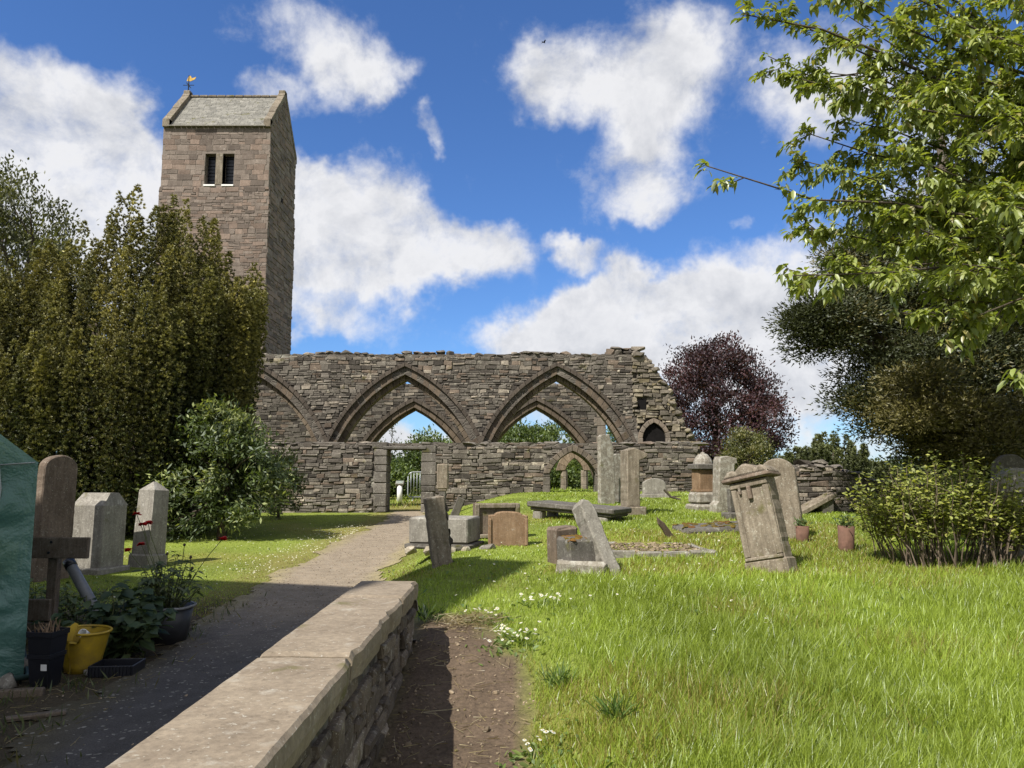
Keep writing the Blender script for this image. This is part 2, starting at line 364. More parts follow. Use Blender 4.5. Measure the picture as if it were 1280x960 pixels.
# ================================================================== stone walling
def poly_in(p, poly):
    x, z = p; c = False; n = len(poly)
    for i in range(n):
        x1, z1 = poly[i]; x2, z2 = poly[i - 1]
        if (z1 > z) != (z2 > z) and x < (x2 - x1) * (z - z1) / (z2 - z1) + x1: c = not c
    return c
class Arch:
    """two-centred pointed arch; apex (xc, za) of the outer ring, offset d = how far inside it"""
    def __init__(s, xc, za, Rr, cu, zs): s.xc, s.za, s.R, s.cu, s.zs = xc, za, Rr, cu, zs; s.cz = za - math.sqrt(Rr * Rr - cu * cu)
    def apex(s, d): return s.cz + math.sqrt((s.R - d) ** 2 - s.cu ** 2)
    def left(s, d, n=14):        # from foot to apex, on the left limb
        r = s.R - d; a0 = math.acos(max(-1, min(1, s.cu / r)))   # angle at the apex measured from -x
        a1 = math.asin(max(-.99, (s.zs - s.cz) / r)); cx = s.xc + s.cu
        return [(cx - r * math.cos(a1 + (a0 - a1) * i / n), s.cz + r * math.sin(a1 + (a0 - a1) * i / n)) for i in range(n + 1)]
    def outline(s, d, zb, n=14):
        l = s.left(d, n); rt = [(2 * s.xc - x, z) for x, z in l[::-1][1:]]
        return [(l[0][0], zb)] + l + rt + [(rt[-1][0], zb)]
    def ring(s, mb, d0, d1, y0, y1, n=13, gap=.006, limb=(1, -1), tints=((.9, .9, .9), (1.1, 1.05, 1.0)), jit=.008):
        A, B = s.left(d0, n), s.left(d1, n)
        for sg in limb:
            for i in range(n):
                u_ = rng.random(); t = [tints[0][k] + (tints[1][k] - tints[0][k]) * u_ for k in range(3)]
                q = [A[i], A[i + 1], B[i + 1], B[i]]
                q = [(s.xc + sg * (x - s.xc), z) for x, z in q]
                cx = sum(p[0] for p in q) / 4; cz = sum(p[1] for p in q) / 4
                def sh(p, k): 
                    L_ = math.hypot(p[0] - cx, p[1] - cz); return (p[0] + (cx - p[0]) / L_ * k, p[1] + (cz - p[1]) / L_ * k)
                dy = rng.uniform(-jit, jit); ch = .014
                f0 = [Vector((*[sh(p, gap + ch)[0]], y0 + dy, sh(p, gap + ch)[1])) for p in q]
                f1 = [Vector((sh(p, gap)[0], y0 + ch + dy, sh(p, gap)[1])) for p in q]
                f2 = [Vector((sh(p, gap)[0], y1, sh(p, gap)[1])) for p in q]
                fs = [(0, 1, 2, 3)] + [(r * 4 + k, (r + 1) * 4 + k, (r + 1) * 4 + (k + 1) % 4, r * 4 + (k + 1) % 4) for r in (0, 1) for k in range(4)] + [(11, 10, 9, 8)]
                mb.add(f0 + f1 + f2, fs, t)
def wall_core(mb, outline, holes, y0, y1, ox=0, tint=(1, 1, 1)):
    loops = [outline] + holes; pl = [[Vector((x, z, 0)) for x, z in l] for l in loops]
    tr = tessellate_polygon(pl); flat = [p for l in loops for p in l]; n = len(flat)
    vs = [Vector((x, y0, z)) for x, z in flat] + [Vector((x, y1, z)) for x, z in flat]
    fs = [tuple(t) for t in tr] + [tuple(i + n for i in t[::-1]) for t in tr]; o = 0
    for l in loops:
        k = len(l)
        for i in range(k): fs.append((o + i, o + (i + 1) % k, o + (i + 1) % k + n, o + i + n))
        o += k
    mb.add(vs, fs, tint)
def pal(base=.0):
    r = rng.random(); b = rng.uniform(.72, 1.22)
    if r < .10: return (b * 1.7, b * 1.62, b * 1.5)
    if r < .30: return (b * .5, b * .48, b * .47)
    if r < .42: return (b * 1.08, b * .93, b * .83)
    return (b, b * .98, b * .95)
def face_stones(mb, inside, x0, x1, z0, z1, yf, hr=(.065, .17), wr=(.09, .34), pr=(.008, .048), M=None, palf=pal, split=.35, joint=.01, sgn=-1):
    """rubble laid in wavering courses on the plane y = yf, each stone a chamfered block standing out of the mortar"""
    z = z0; ph = rng.uniform(0, 9)
    def stone(a, b, c, d):
        if not inside((a + b) / 2, (c + d) / 2): return
        mid = (a + b) / 2
        def trim(e):
            if inside(e, c + .01) and inside(e, d - .01): return e
            g, q = mid, e
            if not (inside(g, c + .01) and inside(g, d - .01)): return None
            for _ in range(7):
                h_ = (g + q) / 2
                if inside(h_, c + .01) and inside(h_, d - .01): g = h_
                else: q = h_
            return g
        a, b = trim(a), trim(b)
        if a is None or b is None or b - a < .05: return
        j = min(.03, (d - c) * .17); p = rng.uniform(*pr); k = rng.uniform(.008, .02)
        w = lambda x, zz: zz + .03 * math.sin(x * 1.3 + ph + zz * .7) * .6
        base = [(a + joint / 2, c + joint / 2), (b - joint / 2, c + joint / 2), (b - joint / 2, d - joint / 2), (a + joint / 2, d - joint / 2)]
        base = [(x + rng.uniform(-j, j), w(x, zz) + rng.uniform(-j, j)) for x, zz in base]
        cx = sum(q[0] for q in base) / 4; cz = sum(q[1] for q in base) / 4
        fr = [(x + (cx - x) / max(.01, abs(cx - x)) * k, zz + (cz - zz) / max(.01, abs(cz - zz)) * k) for x, zz in base]
        vs = [Vector((x, yf - sgn * .02, zz)) for x, zz in base] + [Vector((x, yf + sgn * p * rng.uniform(.5, .75), zz)) for x, zz in base] + [Vector((x, yf + sgn * p * rng.uniform(.85, 1.15), zz)) for x, zz in fr]
        fs = [(i, (i + 1) % 4, 4 + (i + 1) % 4, 4 + i) for i in range(4)] + [(4 + i, 4 + (i + 1) % 4, 8 + (i + 1) % 4, 8 + i) for i in range(4)] + [(8, 9, 10, 11)]
        if M is not None: vs = [M @ v for v in vs]
        mb.add(vs, fs, palf())
    while z < z1:
        h = rng.uniform(*hr); x = x0 - rng.uniform(0, wr[1])
        while x < x1:
            w = rng.uniform(*wr) * (.7 + h / hr[1] * .6)
            if rng.random() < split and h > hr[0] * 1.45:
                zs = z + h * rng.uniform(.38, .62); k = rng.uniform(.35, .65)
                stone(x, x + w, z, zs)
                if rng.random() < .5: stone(x, x + w, zs, z + h)
                else: stone(x, x + w * k, zs, z + h); stone(x + w * k, x + w, zs, z + h)
            else: stone(x, x + w, z, z + h)
            x += w
        z += h
def top_rocks(mb, x0, x1, zf, y0, y1, s=(.2, .45), hh=(.08, .2), n=2, palf=pal):
    x = x0
    while x < x1:
        w = rng.uniform(*s)
        for k in range(n):
            y = y0 + (y1 - y0) * (k + .5) / n + rng.uniform(-.08, .08); h = rng.uniform(*hh)
            mb.rock((x + w / 2, y, zf(x) + h * .22), (w * 1.08, (y1 - y0) / n * 1.1, h), palf(), (rng.uniform(-.12, .12), rng.uniform(-.1, .1), rng.uniform(-.3, .3)))
        x += w

# ---- the south arcade (with the ruined end), plane Y = 27
YA = 27.0
def ax(px): return at(px, 553, YA).x
def azv(py): return at(640, py, YA).z
aR, aCu = 188 / 35.4, 76 / 35.4
arcs = [Arch(ax(p), azv(y), aR, aCu, .85) for p, y in ((312, 452), (505, 454), (697, 454))]
topA = azv(443)
xL, xR = -15.5, ax(797)
slope = [(797, 441), (812, 449), (822, 462), (836, 484), (846, 508), (858, 534), (874, 556), (880, 600)]
outA = [(xL, -.3), (xL, topA)] + [(ax(797), topA)] + [(ax(p), azv(q)) for p, q in slope[1:]] + [(ax(880), -.3)]
niche = Arch(ax(817), azv(529), .62, .22, azv(548))
D_IN = .36
holesA = [a.outline(D_IN, .0) for a in arcs]
root = thing('arcade_wall', 'tall rubble arcade wall with three wide pointed arches and a crumbling sloped end', 'wall', (0, YA, 0))
t = .75
put = [(ax(797), azv(512)), (ax(797), azv(499)), (ax(808), azv(499)), (ax(808), azv(513))]
mb = MB(); wall_core(mb, outA, holesA, 0, t); obj('wall_core', mb, ST['mortar'], root)
ringout = [a.outline(.0, -.3) for a in arcs]; nich = niche.outline(-.16, azv(557))
def insA(x, z):
    if not poly_in((x, z), outA): return False
    if z > topA - .02 and x < ax(797): return False
    if x > ax(793): return False
    return not any(poly_in((x, z), o) for o in ringout)
mb = MB(); face_stones(mb, insA, xL, ax(795), 1.9, topA + .1, 0.0)
top_rocks(mb, xL, ax(760), lambda x: topA - .02 + .05 * math.sin(x * 1.7), .0, t)
top_rocks(mb, ax(640), ax(690), lambda x: topA + .02, .0, t, hh=(.1, .16))
top_rocks(mb, ax(760), ax(800), lambda x: topA + .02, .0, t, (.22, .4), (.22, .34)); top_rocks(mb, ax(765), ax(796), lambda x: topA + .2, .05, t, (.25, .5), (.12, .2))
top_rocks(mb, ax(500), ax(530), lambda x: topA + .04, .0, t, hh=(.1, .16))
obj('rubble_facing', mb, ST['rubble'], root)
# back face, seen from other positions
mb = MB(); M180 = Matrix.Translation((0, t, 0)) @ Matrix.Diagonal((1, -1, 1, 1))
face_stones(mb, insA, xL, ax(795), .3, topA, 0.0, (.14, .26), (.25, .6), M=M180); obj('rear_facing', mb, ST['rubble'], root)
# the broken end: wild core, tumbling down to the right
def palend():
    r = rng.random(); b = rng.uniform(.8, 1.3)
    return (b * 1.5, b * 1.42, b * 1.2) if r < .3 else ((b * 1.15, b * 1.05, b * .75) if r < .45 else (b, b * .96, b * .88))
def insE(x, z): return poly_in((x, z), outA) and x > ax(791) and not poly_in((x, z), nich) and not poly_in((x, z), put)
mb = MB(); face_stones(mb, insE, ax(792), ax(882), 1.9, topA + .1, -.05, (.1, .2), (.14, .36), (.02, .13), palf=palend, split=.5)
sl = [(ax(p), azv(q)) for p, q in slope]
for i in range(len(sl) - 1):
    for k in range(7):
        u = rng.random(); x = sl[i][0] + (sl[i + 1][0] - sl[i][0]) * u; z = sl[i][1] + (sl[i + 1][1] - sl[i][1]) * u
        for y in (.02, .28, .55): mb.rock((x - rng.uniform(0, .14), y + rng.uniform(-.1, .1), z - rng.uniform(0, .1)), (rng.uniform(.18, .4), rng.uniform(.25, .4), rng.uniform(.12, .24)), palend())
obj('broken_end', mb, ST['rubble'], root)
mb = MB(); nn = niche.outline(0, azv(557)); wall_core(mb, nn, [], -.062, -.052); nc = obj('niche', mb, DARK, root)
mb = MB(); niche.ring(mb, -.17, -.01, -.19, -.05, 4); nb = azv(557)
for sg in (-1, 1):
    mb.box(*sorted((niche.xc + sg * (niche.xc - nn[0][0]), niche.xc + sg * (niche.xc - nn[0][0] + .17))), -.19, -.05, nb, niche.zs, .012)
obj('niche_surround', mb, ST['dressed'], nc)
mb = MB(); mb.box(put[0][0], put[2][0], -.062, -.05, put[0][1], put[1][1]); obj('putlog_hole', mb, DARK, root)
for i, a in enumerate(arcs):
    mb = MB(); a.ring(mb, -.02, .11, -.1, .12, 22, tints=((.5, .47, .45), (.72, .67, .63)))
    h = obj('arch_ring', mb, ST['dark_dressed'], root)
    mb = MB(); a.ring(mb, .112, .37, -.0, .3, 22, tints=((.5, .46, .43), (.75, .69, .63)))
    obj('outer_order', mb, ST['dressed'], h)
    mb = MB(); a.ring(mb, .36, .54, .2, .62, 20, tints=((.6, .56, .51), (1.0, .94, .84)))
    obj('inner_order', mb, ST['dressed'], h)

# ---- the north arcade behind it, plane Y = 34
YN = 34.0
def nx(px): return at(px, 553, YN).x
def nz(py): return at(640, py, YN).z
nar = [Arch(nx(517), nz(498), aR, aCu, .3), Arch(nx(671), nz(497), aR, aCu, .3)]
topN = nz(481); xr = nx(757)
outN = [(-14, -.3), (-14, topN), (xr, topN), (xr, -.3)]
root = thing('arcade_wall', 'lower rubble wall seen through the arches, with two smaller looking pointed arches', 'wall', (0, YN, 0))
mb = MB(); wall_core(mb, outN, [a.outline(D_IN, -.2) for a in nar], 0, .75, tint=(.75, .74, .74)); obj('wall_core', mb, ST['mortar'], root)  # dark tint paints interior shade into the core colour
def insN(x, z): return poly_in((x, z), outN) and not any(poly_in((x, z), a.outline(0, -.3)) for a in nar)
mb = MB(); face_stones(mb, insN, nx(290), xr - .35, .3, topN, 0.0, (.1, .2), (.15, .45), palf=lambda: tuple(.72 * q for q in pal())); top_rocks(mb, nx(290), xr, lambda x: topN + .04 * math.sin(x * 2), 0, .75, hh=(.1, .22))  # facing stones darkened too, so the wall reads as shaded through the arches
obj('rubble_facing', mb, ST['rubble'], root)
mb = MB()
z = .3
while z < topN - .3:
    h = rng.uniform(.28, .45); mb.box(xr - rng.uniform(.3, .5), xr + .02, -.05, .78, z, z + h - .01, .02, tint=[rng.uniform(.9, 1.2)] * 3); z += h
obj('pier', mb, ST['dressed'], root)
for a in nar:
    mb = MB(); a.ring(mb, -.03, .13, -.12, .12, 14, tints=((.5, .47, .45), (.72, .67, .63))); h = obj('arch_ring', mb, ST['dark_dressed'], root)
    mb = MB(); a.ring(mb, .135, .37, -.02, .3, 14, tints=((.5, .46, .43), (.75, .69, .63))); obj('outer_order', mb, ST['dressed'], h)
    mb = MB(); a.ring(mb, .36, .47, .2, .62, 14, tints=((.6, .56, .51), (.95, .9, .8))); obj('inner_order', mb, ST['dressed'], h)

# ---- low aisle wall in front, plane Y = 24
YL = 24.0
def lx(px): return at(px, 600, YL).x
def lz(py): return at(640, py, YL).z
topL = lz(554); x0, x1 = -12.5, lx(873)
dx0, dx1 = lx(483), lx(527); dzt = lz(563)
la = Arch(lx(716), lz(558), 1.42, .45, lz(592)); 
outL = [(x0, -.3), (x0, topL), (x1, topL), (x1, .2)] + [(dx1, .2), (dx1, dzt + .03), (dx0, dzt + .03), (dx0, -.3)]
holeL = [la.outline(.16, lz(617))]
root = thing('aisle_wall', 'low rubble wall in front of the arches with a doorway and a low arched opening', 'wall', (0, YL, 0))
mb = MB(); wall_core(mb, outL, holeL, 0, .7); obj('wall_core', mb, ST['mortar'], root)
jw = .42
def insL(x, z):
    if not poly_in((x, z), outL) or z > topL - .01: return False
    if dx0 - jw < x < dx1 + jw and z < dzt + .3: return False
    return not poly_in((x, z), la.outline(0, lz(617) - .2))
mb = MB(); face_stones(mb, insL, -9, x1, .0, topL, 0.0, (.065, .18), (.1, .42), (.015, .065))
top_rocks(mb, -9, dx0 - .5, lambda x: topL - .04, 0, .7, (.25, .6), (.09, .15)); top_rocks(mb, dx1 + .3, la.xc - .5, lambda x: topL - .04, 0, .7, (.25, .6), (.09, .15)); top_rocks(mb, la.xc + .6, x1, lambda x: topL - .04, 0, .7, (.25, .6), (.09, .16))
obj('rubble_facing', mb, ST['rubble'], root)
for sg, xx in ((-1, dx0), (1, dx1)):
    mb = MB(); z = .1
    while z < dzt + .26:
        h = min(rng.uniform(.18, .42), dzt + .27 - z); w = jw * rng.uniform(.6, 1.1)
        a, b = (xx - w, xx + .012) if sg < 0 else (xx - .012, xx + w)
        mb.box(a, b, -.05 + rng.uniform(-.012, .012), .72, z, z + h - .012, .02, .008, [rng.uniform(.7, 1.2)] * 3); z += h
    obj('door_jamb', mb, ST['rubble'], root)
mb = MB(); mb.box(dx0 - .12, dx1 + .14, -.075, .74, dzt + .03, dzt + .13, .02, .008); obj('lintel', mb, ST['slate'], root)
mb = MB(); la.ring(mb, -.05, .14, -.13, .3, 7, tints=((.75, .72, .68), (1.1, 1.02, .95)))
zb = lz(617)
o_ = la.left(0)[0][0]; i_ = la.left(.16)[0][0]
for sg in (-1, 1):
    z = zb
    while z < la.zs - .05:
        h = min(.26, la.zs - z); a, b = sorted((la.xc + sg * (o_ - .05 - la.xc), la.xc + sg * (i_ + .0 - la.xc))); mb.box(a, b, -.1, .3, z, z + h - .01, .015, .003, [rng.uniform(.7, 1.1)] * 3); z += h
obj('opening_surround', mb, ST['dark_dressed'], root)
mb = MB(); mb.box(i_ - .3, 2 * la.xc - i_ + .3, -.16, .3, zb - .14, zb + .0, .02, .01); obj('sill', mb, ST['dressed'], root)

# ---- sandstone shafts with a small arch, seen through the low opening
YP = 38.0
p0, p1 = at(705.5, 600, YP), at(731, 600, YP)
root = thing('stone_archway', 'pair of pale sandstone shafts carrying a small arch, seen through the low opening', 'archway', (0, YP, 0))
sa = Arch((p0.x + p1.x) / 2, at(640, 566, YP).z, 1.25, .55, at(640, 588, YP).z)
for p in (p0, p1):
    mb = MB(); zz = .2
    while zz < sa.zs - .1:
        h = min(.4, sa.zs - zz); mb.lathe([(.17, zz), (.185, zz + .02), (.185, zz + h - .02), (.17, zz + h)], 8, [rng.uniform(.95, 1.2)] * 3, Matrix.Translation((p.x, .2, 0)) @ Matrix.Rotation(.39, 4, 'Z')); zz += h
    obj('shaft', mb, ST['tan'], root)
mb = MB(); sa.ring(mb, -.22, .22, 0, .42, 4, tints=((.95, .85, .78), (1.2, 1.08, .98)))
obj('arch_ring', mb, ST['tan'], root)

# ---- square tower, plane Y = 38
YT = 38.0
tx = lambda px, py=300: at(px, py, YT).x
ze, zr = at(340, 157, YT).z, None
txl, txr = at(205, 157, YT).x, at(338.5, 157, YT).x
tw, td = txr - txl, 4.6
bw = .05                                   # slight batter below the belfry string
root = thing('bell_tower', 'tall square medieval bell tower with saddleback slate roof and twin belfry openings', 'tower', (txl, YT, 0))
zst = at(340, 239, YT).z
def pt():
    b = rng.uniform(.72, 1.16); r = rng.random()
    return (b * 1.06, b * .98, b * .94) if r < .4 else ((b * .74, b * .73, b * .73) if r < .6 else (b, b, b))
zg = ze + (at(355, 122, YT + td / 2).z - ze)
w0, w1 = at(256, 210, YT).x - txl, at(269.5, 210, YT).x - txl; w2, w3 = at(278.5, 210, YT).x - txl, at(292.5, 210, YT).x - txl
wz0, wz1 = at(270, 231, YT).z, at(270, 192, YT).z
mb = MB()
wall_core(mb, [(0, zst), (0, ze), (tw, ze), (tw, zst)], [[(w0, wz0), (w0, wz1), (w1, wz1), (w1, wz0)], [(w2, wz0), (w2, wz1), (w3, wz1), (w3, wz0)]], 0, .8)
mb.box(.0, .8, .81, td, zst, ze); mb.box(tw - .8, tw, .81, td - .0, zst, ze); mb.box(.81, tw - .81, td - .8, td, zst, ze)
mb.box(-bw, tw + bw, -bw, td + bw, -.3, zst)
mb.add([(0, 0, ze), (0, td, ze), (0, td / 2, zg), (.5, 0, ze), (.5, td, ze), (.5, td / 2, zg)], [(0, 1, 2), (5, 4, 3), (0, 2, 5, 3), (1, 4, 5, 2), (0, 3, 4, 1)])
mb.add([(tw, 0, ze), (tw, td, ze), (tw, td / 2, zg), (tw - .5, 0, ze), (tw - .5, td, ze), (tw - .5, td / 2, zg)], [(2, 1, 0), (3, 4, 5), (0, 3, 5, 2), (1, 2, 5, 4), (0, 1, 4, 3)])
obj('tower_core', mb, ST['tower_core'], root)
mb = MB()
def insT(x, z): return 0 < x < tw and zst - .02 < z < ze - .02 and not (w0 - .02 < x < w1 + .02 and wz0 < z < wz1) and not (w2 - .02 < x < w3 + .02 and wz0 < z < wz1) and not (w1 - .03 < x < w2 + .03 and wz0 < z < wz1)
face_stones(mb, insT, 0, tw, zst, ze, 0, (.2, .33), (.22, .6), (.007, .02), palf=pt, split=.12, joint=.014)
face_stones(mb, lambda x, z: -bw < x < tw + bw and z < zst + .2, -bw, tw + bw, 3.5, zst, -bw, (.12, .28), (.18, .55), (.008, .028), palf=pt, split=.3, joint=.014)
MS = Matrix.Translation((tw, 0, 0)) @ Matrix.Rotation(math.pi / 2, 4, 'Z')
def insS(x, z):
    if z < ze: return 0 < x < td and not (td * .5 - .17 < x < td * .5 + .17 and at(640, 262, YT).z < z < at(640, 228, YT).z)
    k = (z - ze) / (zg - ze) * td / 2; return k < x < td - k
face_stones(mb, lambda x, z: insS(x, z) and z > zst, 0, td, zst, zg, 0, (.22, .36), (.3, .7), (.015, .045), M=MS, palf=pt, split=.2, joint=.02)
MS2 = Matrix.Translation((tw + bw, 0, 0)) @ Matrix.Rotation(math.pi / 2, 4, 'Z')
face_stones(mb, lambda x, z: -bw < x < td + bw and z < zst + .2, -bw, td + bw, 3.5, zst, 0, (.16, .34), (.3, .7), (.015, .05), M=MS2, palf=pt, split=.3, joint=.02)
obj('masonry', mb, ST['tower'], root)
mb = MB(); mb.box(td * .5 - .13, td * .5 + .13, -.01, .0, at(640, 262, YT).z, at(640, 228, YT).z, M=MS); obj('slit_window', mb, DARK, root)
for a, b in ((w0, w1), (w2, w3)):
    mb = MB()
    for k in range(9):
        z = wz0 + (wz1 - wz0) * (k + .3) / 9; mb.box(a + .005, b - .005, .42, .45, z, z + .15, M=None)
    mb.box(a + .002, b - .002, .5, .52, wz0, wz1); o = obj('belfry_window', mb, BLACK, root)
    mb = MB(); mb.box(a - .02, b + .02, -.07, .2, wz0 - .09, wz0 + .005, .01, tint=(1, 1, 1)); obj('sill', mb, WHITE, o)
mb = MB(); mb.box(w1 + .0, w2 - .0, -.02, .4, wz0, wz1, .02); obj('mullion', mb, ST['tan'], root)
# roof
mb = MB(); ov = .12; ins = .34
rows = 22
for side in (1, -1):
    for r in range(rows):
        u0, u1 = r / rows, (r + 1.12) / rows
        x = ins - rng.uniform(0, .3)
        while x < tw - ins:
            w = rng.uniform(.22, .42); a, b = max(ins, x), min(tw - ins, x + w - .012)
            if b > a + .03:
                def P(xx, u, up):
                    y = -ov + (td / 2 + ov) * u; z = ze - .08 + (zg + .02 - ze + .08) * u
                    return Vector((xx, y if side > 0 else td - y, z + up))
                l = rng.uniform(.02, .035); tt = [rng.uniform(.8, 1.2)] * 3
                vs = [P(a, u0, l), P(b, u0, l), P(b, u1, .006), P(a, u1, .006), P(a, u0, 0), P(b, u0, 0)]
                mb.add(vs, [(0, 1, 2, 3), (4, 5, 1, 0)], tt)
            x += w
rf = obj('roof', mb, ST['roof'], root)
mb = MB(); 
for k in range(10):
    a = ins + (tw - 2 * ins) * k / 10; b = ins + (tw - 2 * ins) * (k + 1) / 10; mb.box(a, b - .015, td / 2 - .13, td / 2 + .13, zg - .03, zg + .1, .03, .004, [rng.uniform(.85, 1.1)] * 3)
obj('ridge', mb, ST['tan'], rf)
mb = MB(); mb.box(ins - .1, tw - ins + .1, -ov - .07, -ov + .03, ze - .1, ze - .04, .01); obj('eave_gutter', mb, ST['grey'], rf)
for xx in (-.03, tw - .33):
    mb = MB()
    for side in (1, -1):
        for k in range(7):
            u0, u1 = k / 7, (k + 1) / 7
            q = lambda u: (-.14 + (td / 2 + .14) * u, ze + .02 + (zg + .1 - ze) * u)
            (ya, za), (yb, zb_) = q(u0), q(u1 - .01)
            if side < 0: ya, yb = td - ya, td - yb
            lift = .22 + rng.uniform(-.02, .03)
            vs = [(x_, y_, z_ + d) for x_ in (xx, xx + .36) for (y_, z_) in ((ya, za), (yb, zb_)) for d in (-.14, lift)]
            mb.add(vs, [(0, 1, 3, 2), (4, 6, 7, 5), (0, 4, 5, 1), (2, 3, 7, 6), (1, 5, 7, 3), (0, 2, 6, 4)], [rng.uniform(.75, 1.1)] * 3)
    mb.box(xx, xx + .36, -.16, .28, ze - .12, ze + .34, .03); mb.box(xx, xx + .36, td / 2 - .2, td / 2 + .2, zg + .05, zg + .34, .03)
    obj('gable_coping', mb, ST['tan'], root)
mb = MB(); vx, vy, vz = .15, td / 2, zg + .34
mb.tube([(vx, vy, vz - .1), (vx, vy, vz + .95)], .03, 6); mb.tube([(vx - .3, vy, vz + .38), (vx + .3, vy, vz + .38)], .02, 5); mb.tube([(vx, vy - .3, vz + .38), (vx, vy + .3, vz + .38)], .02, 5)
for a in (.15, .28): mb.lathe([(0, a - .05), (.05, a), (0, a + .05)], 8, M=Matrix.Translation((vx, vy, vz)))
vn_ = obj('weathervane', mb, BLACK, root)
mb = MB(); mb.slab([(-.12, 0), (.1, -.02), (.34, .1), (.4, .24), (.3, .2), (.16, .16), (.1, .3), (-.02, .3), (-.06, .16)], .03, .004, 0, .1, M=Matrix.Translation((vx, vy, vz + .62))); obj('cockerel', mb, plain_mat('gilded_metal', (.42, .27, .06), .35, .5, .7), vn_)

# ---- the boundary wall in the foreground
root = thing('boundary_wall', 'low foreground wall of dark rubble with broad flat sandstone coping', 'wall', (0, 0, 0))
wl, wr, we, wt = -1.125, -.69, 5.87, .80
mb = MB(); mb.box(wl + .05, wr - .06, .0, we - .05, -.4, wt - .14); obj('wall_core', mb, ST['mortar'], root)
mb = MB()
MR = Matrix.Translation((wr - .06, 0, 0)) @ Matrix.Rotation(math.pi / 2, 4, 'Z')
def dp():
    b = rng.uniform(.45, 1.0); r = rng.random()
    return (b * 1.75, b * 1.7, b * 1.6) if r < .14 else (b, b * .95, b * .9)
face_stones(mb, lambda x, z: 0 < x < we - .04 and z < wt - .13, 0, we, -.35, wt - .12, 0, (.07, .16), (.1, .34), (.008, .05), M=MR, palf=dp, split=.5, joint=.012)
ML = Matrix.Translation((wl + .05, 0, 0)) @ Matrix.Rotation(-math.pi / 2, 4, 'Z') @ Matrix.Scale(-1, 4, (1, 0, 0))
face_stones(mb, lambda x, z: 0 < x < we - .04 and z < wt - .13, 0, we, -.3, wt - .12, 0, (.08, .17), (.15, .4), (.01, .04), M=ML, palf=dp, split=.4)
ME = Matrix.Translation((0, we - .05, 0)) @ Matrix.Rotation(math.pi, 4, 'Z')
face_stones(mb, lambda x, z: -wr < x + .0 < -wl and z < wt - .13, -wr, -wl, 0, wt - .12, 0, (.08, .17), (.12, .3), (.01, .04), M=ME, palf=dp)
obj('rubble_facing', mb, ST['dark_rubble'], root)
cuts = [0.0, 2.06, 3.52, 5.1, we]
for a, b in zip(cuts[:-1], cuts[1:]):
    mb = MB(); n = int((b - a) / .04); vs, fs = [], []
    dz0 = rng.uniform(-.009, .009)
    for i in range(n + 1):
        y = a + .011 + (b - a - .022) * i / n
        chip = .006 * (float(fbm(y * 9, 1.0, 5)) - .5) * 2; big = max(0, float(fbm(y * 3.1, 2.0, 6)) - .58) * .14
        for p0_ in (5.05, 3.6, 3.47): big += .022 * math.exp(-((y - p0_) / .07) ** 2)
        r_ = wr + chip - big; l_ = wl + .005 * (float(fbm(y * 7, 3.0, 7)) - .5) * 2
        z = wt + dz0 + .006 * (float(fbm(y * 2, 4, 8)) - .5)
        end = .012 if i in (0, n) else 0
        prof = [(l_, wt - .125), (l_, z - .012 - end), (l_ + .014, z - end), (l_ + .15, z + .002 - end), (r_ - .15, z - .001 - end), (r_ - .016, z - .002 - end), (r_, z - .016 - end - big * .4), (r_ + .004 - big * .4, wt - .07), (r_ - .008, wt - .128)]
        vs += [Vector((x, y, q)) for x, q in prof]
    k = len(prof)
    for i in range(n):
        for j in range(k): fs.append((i * k + j, i * k + (j + 1) % k, (i + 1) * k + (j + 1) % k, (i + 1) * k + j))
    fs += [tuple(range(k)), tuple(range(n * k + k - 1, n * k - 1, -1))]
    mb.add(vs, fs, [rng.uniform(.93, 1.07)] * 3); obj('coping_stone', mb, ST['cope'], root)

# ---- ruined rubble wall to the right
YW = 16.0
wx = lambda px: at(px, 600, YW).x
wz = lambda py: at(1030, py, YW).z
prof = [(960, 612), (985, 590), (1000, 584), (1012, 582), (1040, 584), (1062, 592), (1075, 600), (1105, 604), (1160, 606)]
outW = [(wx(955), .2)] + [(wx(a), wz(b)) for a, b in prof] + [(wx(1160), .2)]
root = thing('rubble_wall', 'short ruined rubble wall end with a loose mound of stones on top', 'wall', (0, YW, 0))
mb = MB(); wall_core(mb, outW, [], 0, .6); obj('wall_core', mb, ST['mortar'], root)
mb = MB(); face_stones(mb, lambda x, z: poly_in((x, z), outW), wx(955), wx(1160), .5, 2.1, 0, (.06, .13), (.12, .34), (.012, .05))
for (a, b), (c, d) in zip(prof[:-1], prof[1:]):
    X0, Z0, X1, Z1 = wx(a), wz(b), wx(c), wz(d); top_rocks(mb, X0, X1, lambda x: Z0 + (Z1 - Z0) * (x - X0) / (X1 - X0) - .02, 0, .6, (.14, .32), (.06, .12))
top_rocks(mb, wx(1000), wx(1038), lambda x: wz(581), .05, .5, (.3, .5), (.12, .18), 1)
obj('rubble_facing', mb, ST['rubble'], root)

# ---- the house whose shade lies over the near end of the path (out of view to the left)
root = thing('cottage', 'rendered stone house standing beside the viewer at the start of the path', 'house', (-6.1, 2.65, 0), (0, 0, R(-17)))
mb = MB(); mb.box(-8, 0, -9, 0, -.2, 11.45); obj('wall', mb, plain_mat('harling', (.5, .47, .42), .95, .1, 0, .1, 20, .5), root)
mb = MB(); mb.add([(-8.1, .1, 11.45), (.1, .1, 11.45), (.1, -9.1, 11.45), (-8.1, -9.1, 11.45), (-4, -3.0, 12.6), (-4, -6.2, 12.6)], [(0, 1, 4), (1, 2, 5, 4), (2, 3, 5), (3, 0, 4, 5), (3, 2, 1, 0)]); obj('roof', mb, ST['roof'], root)
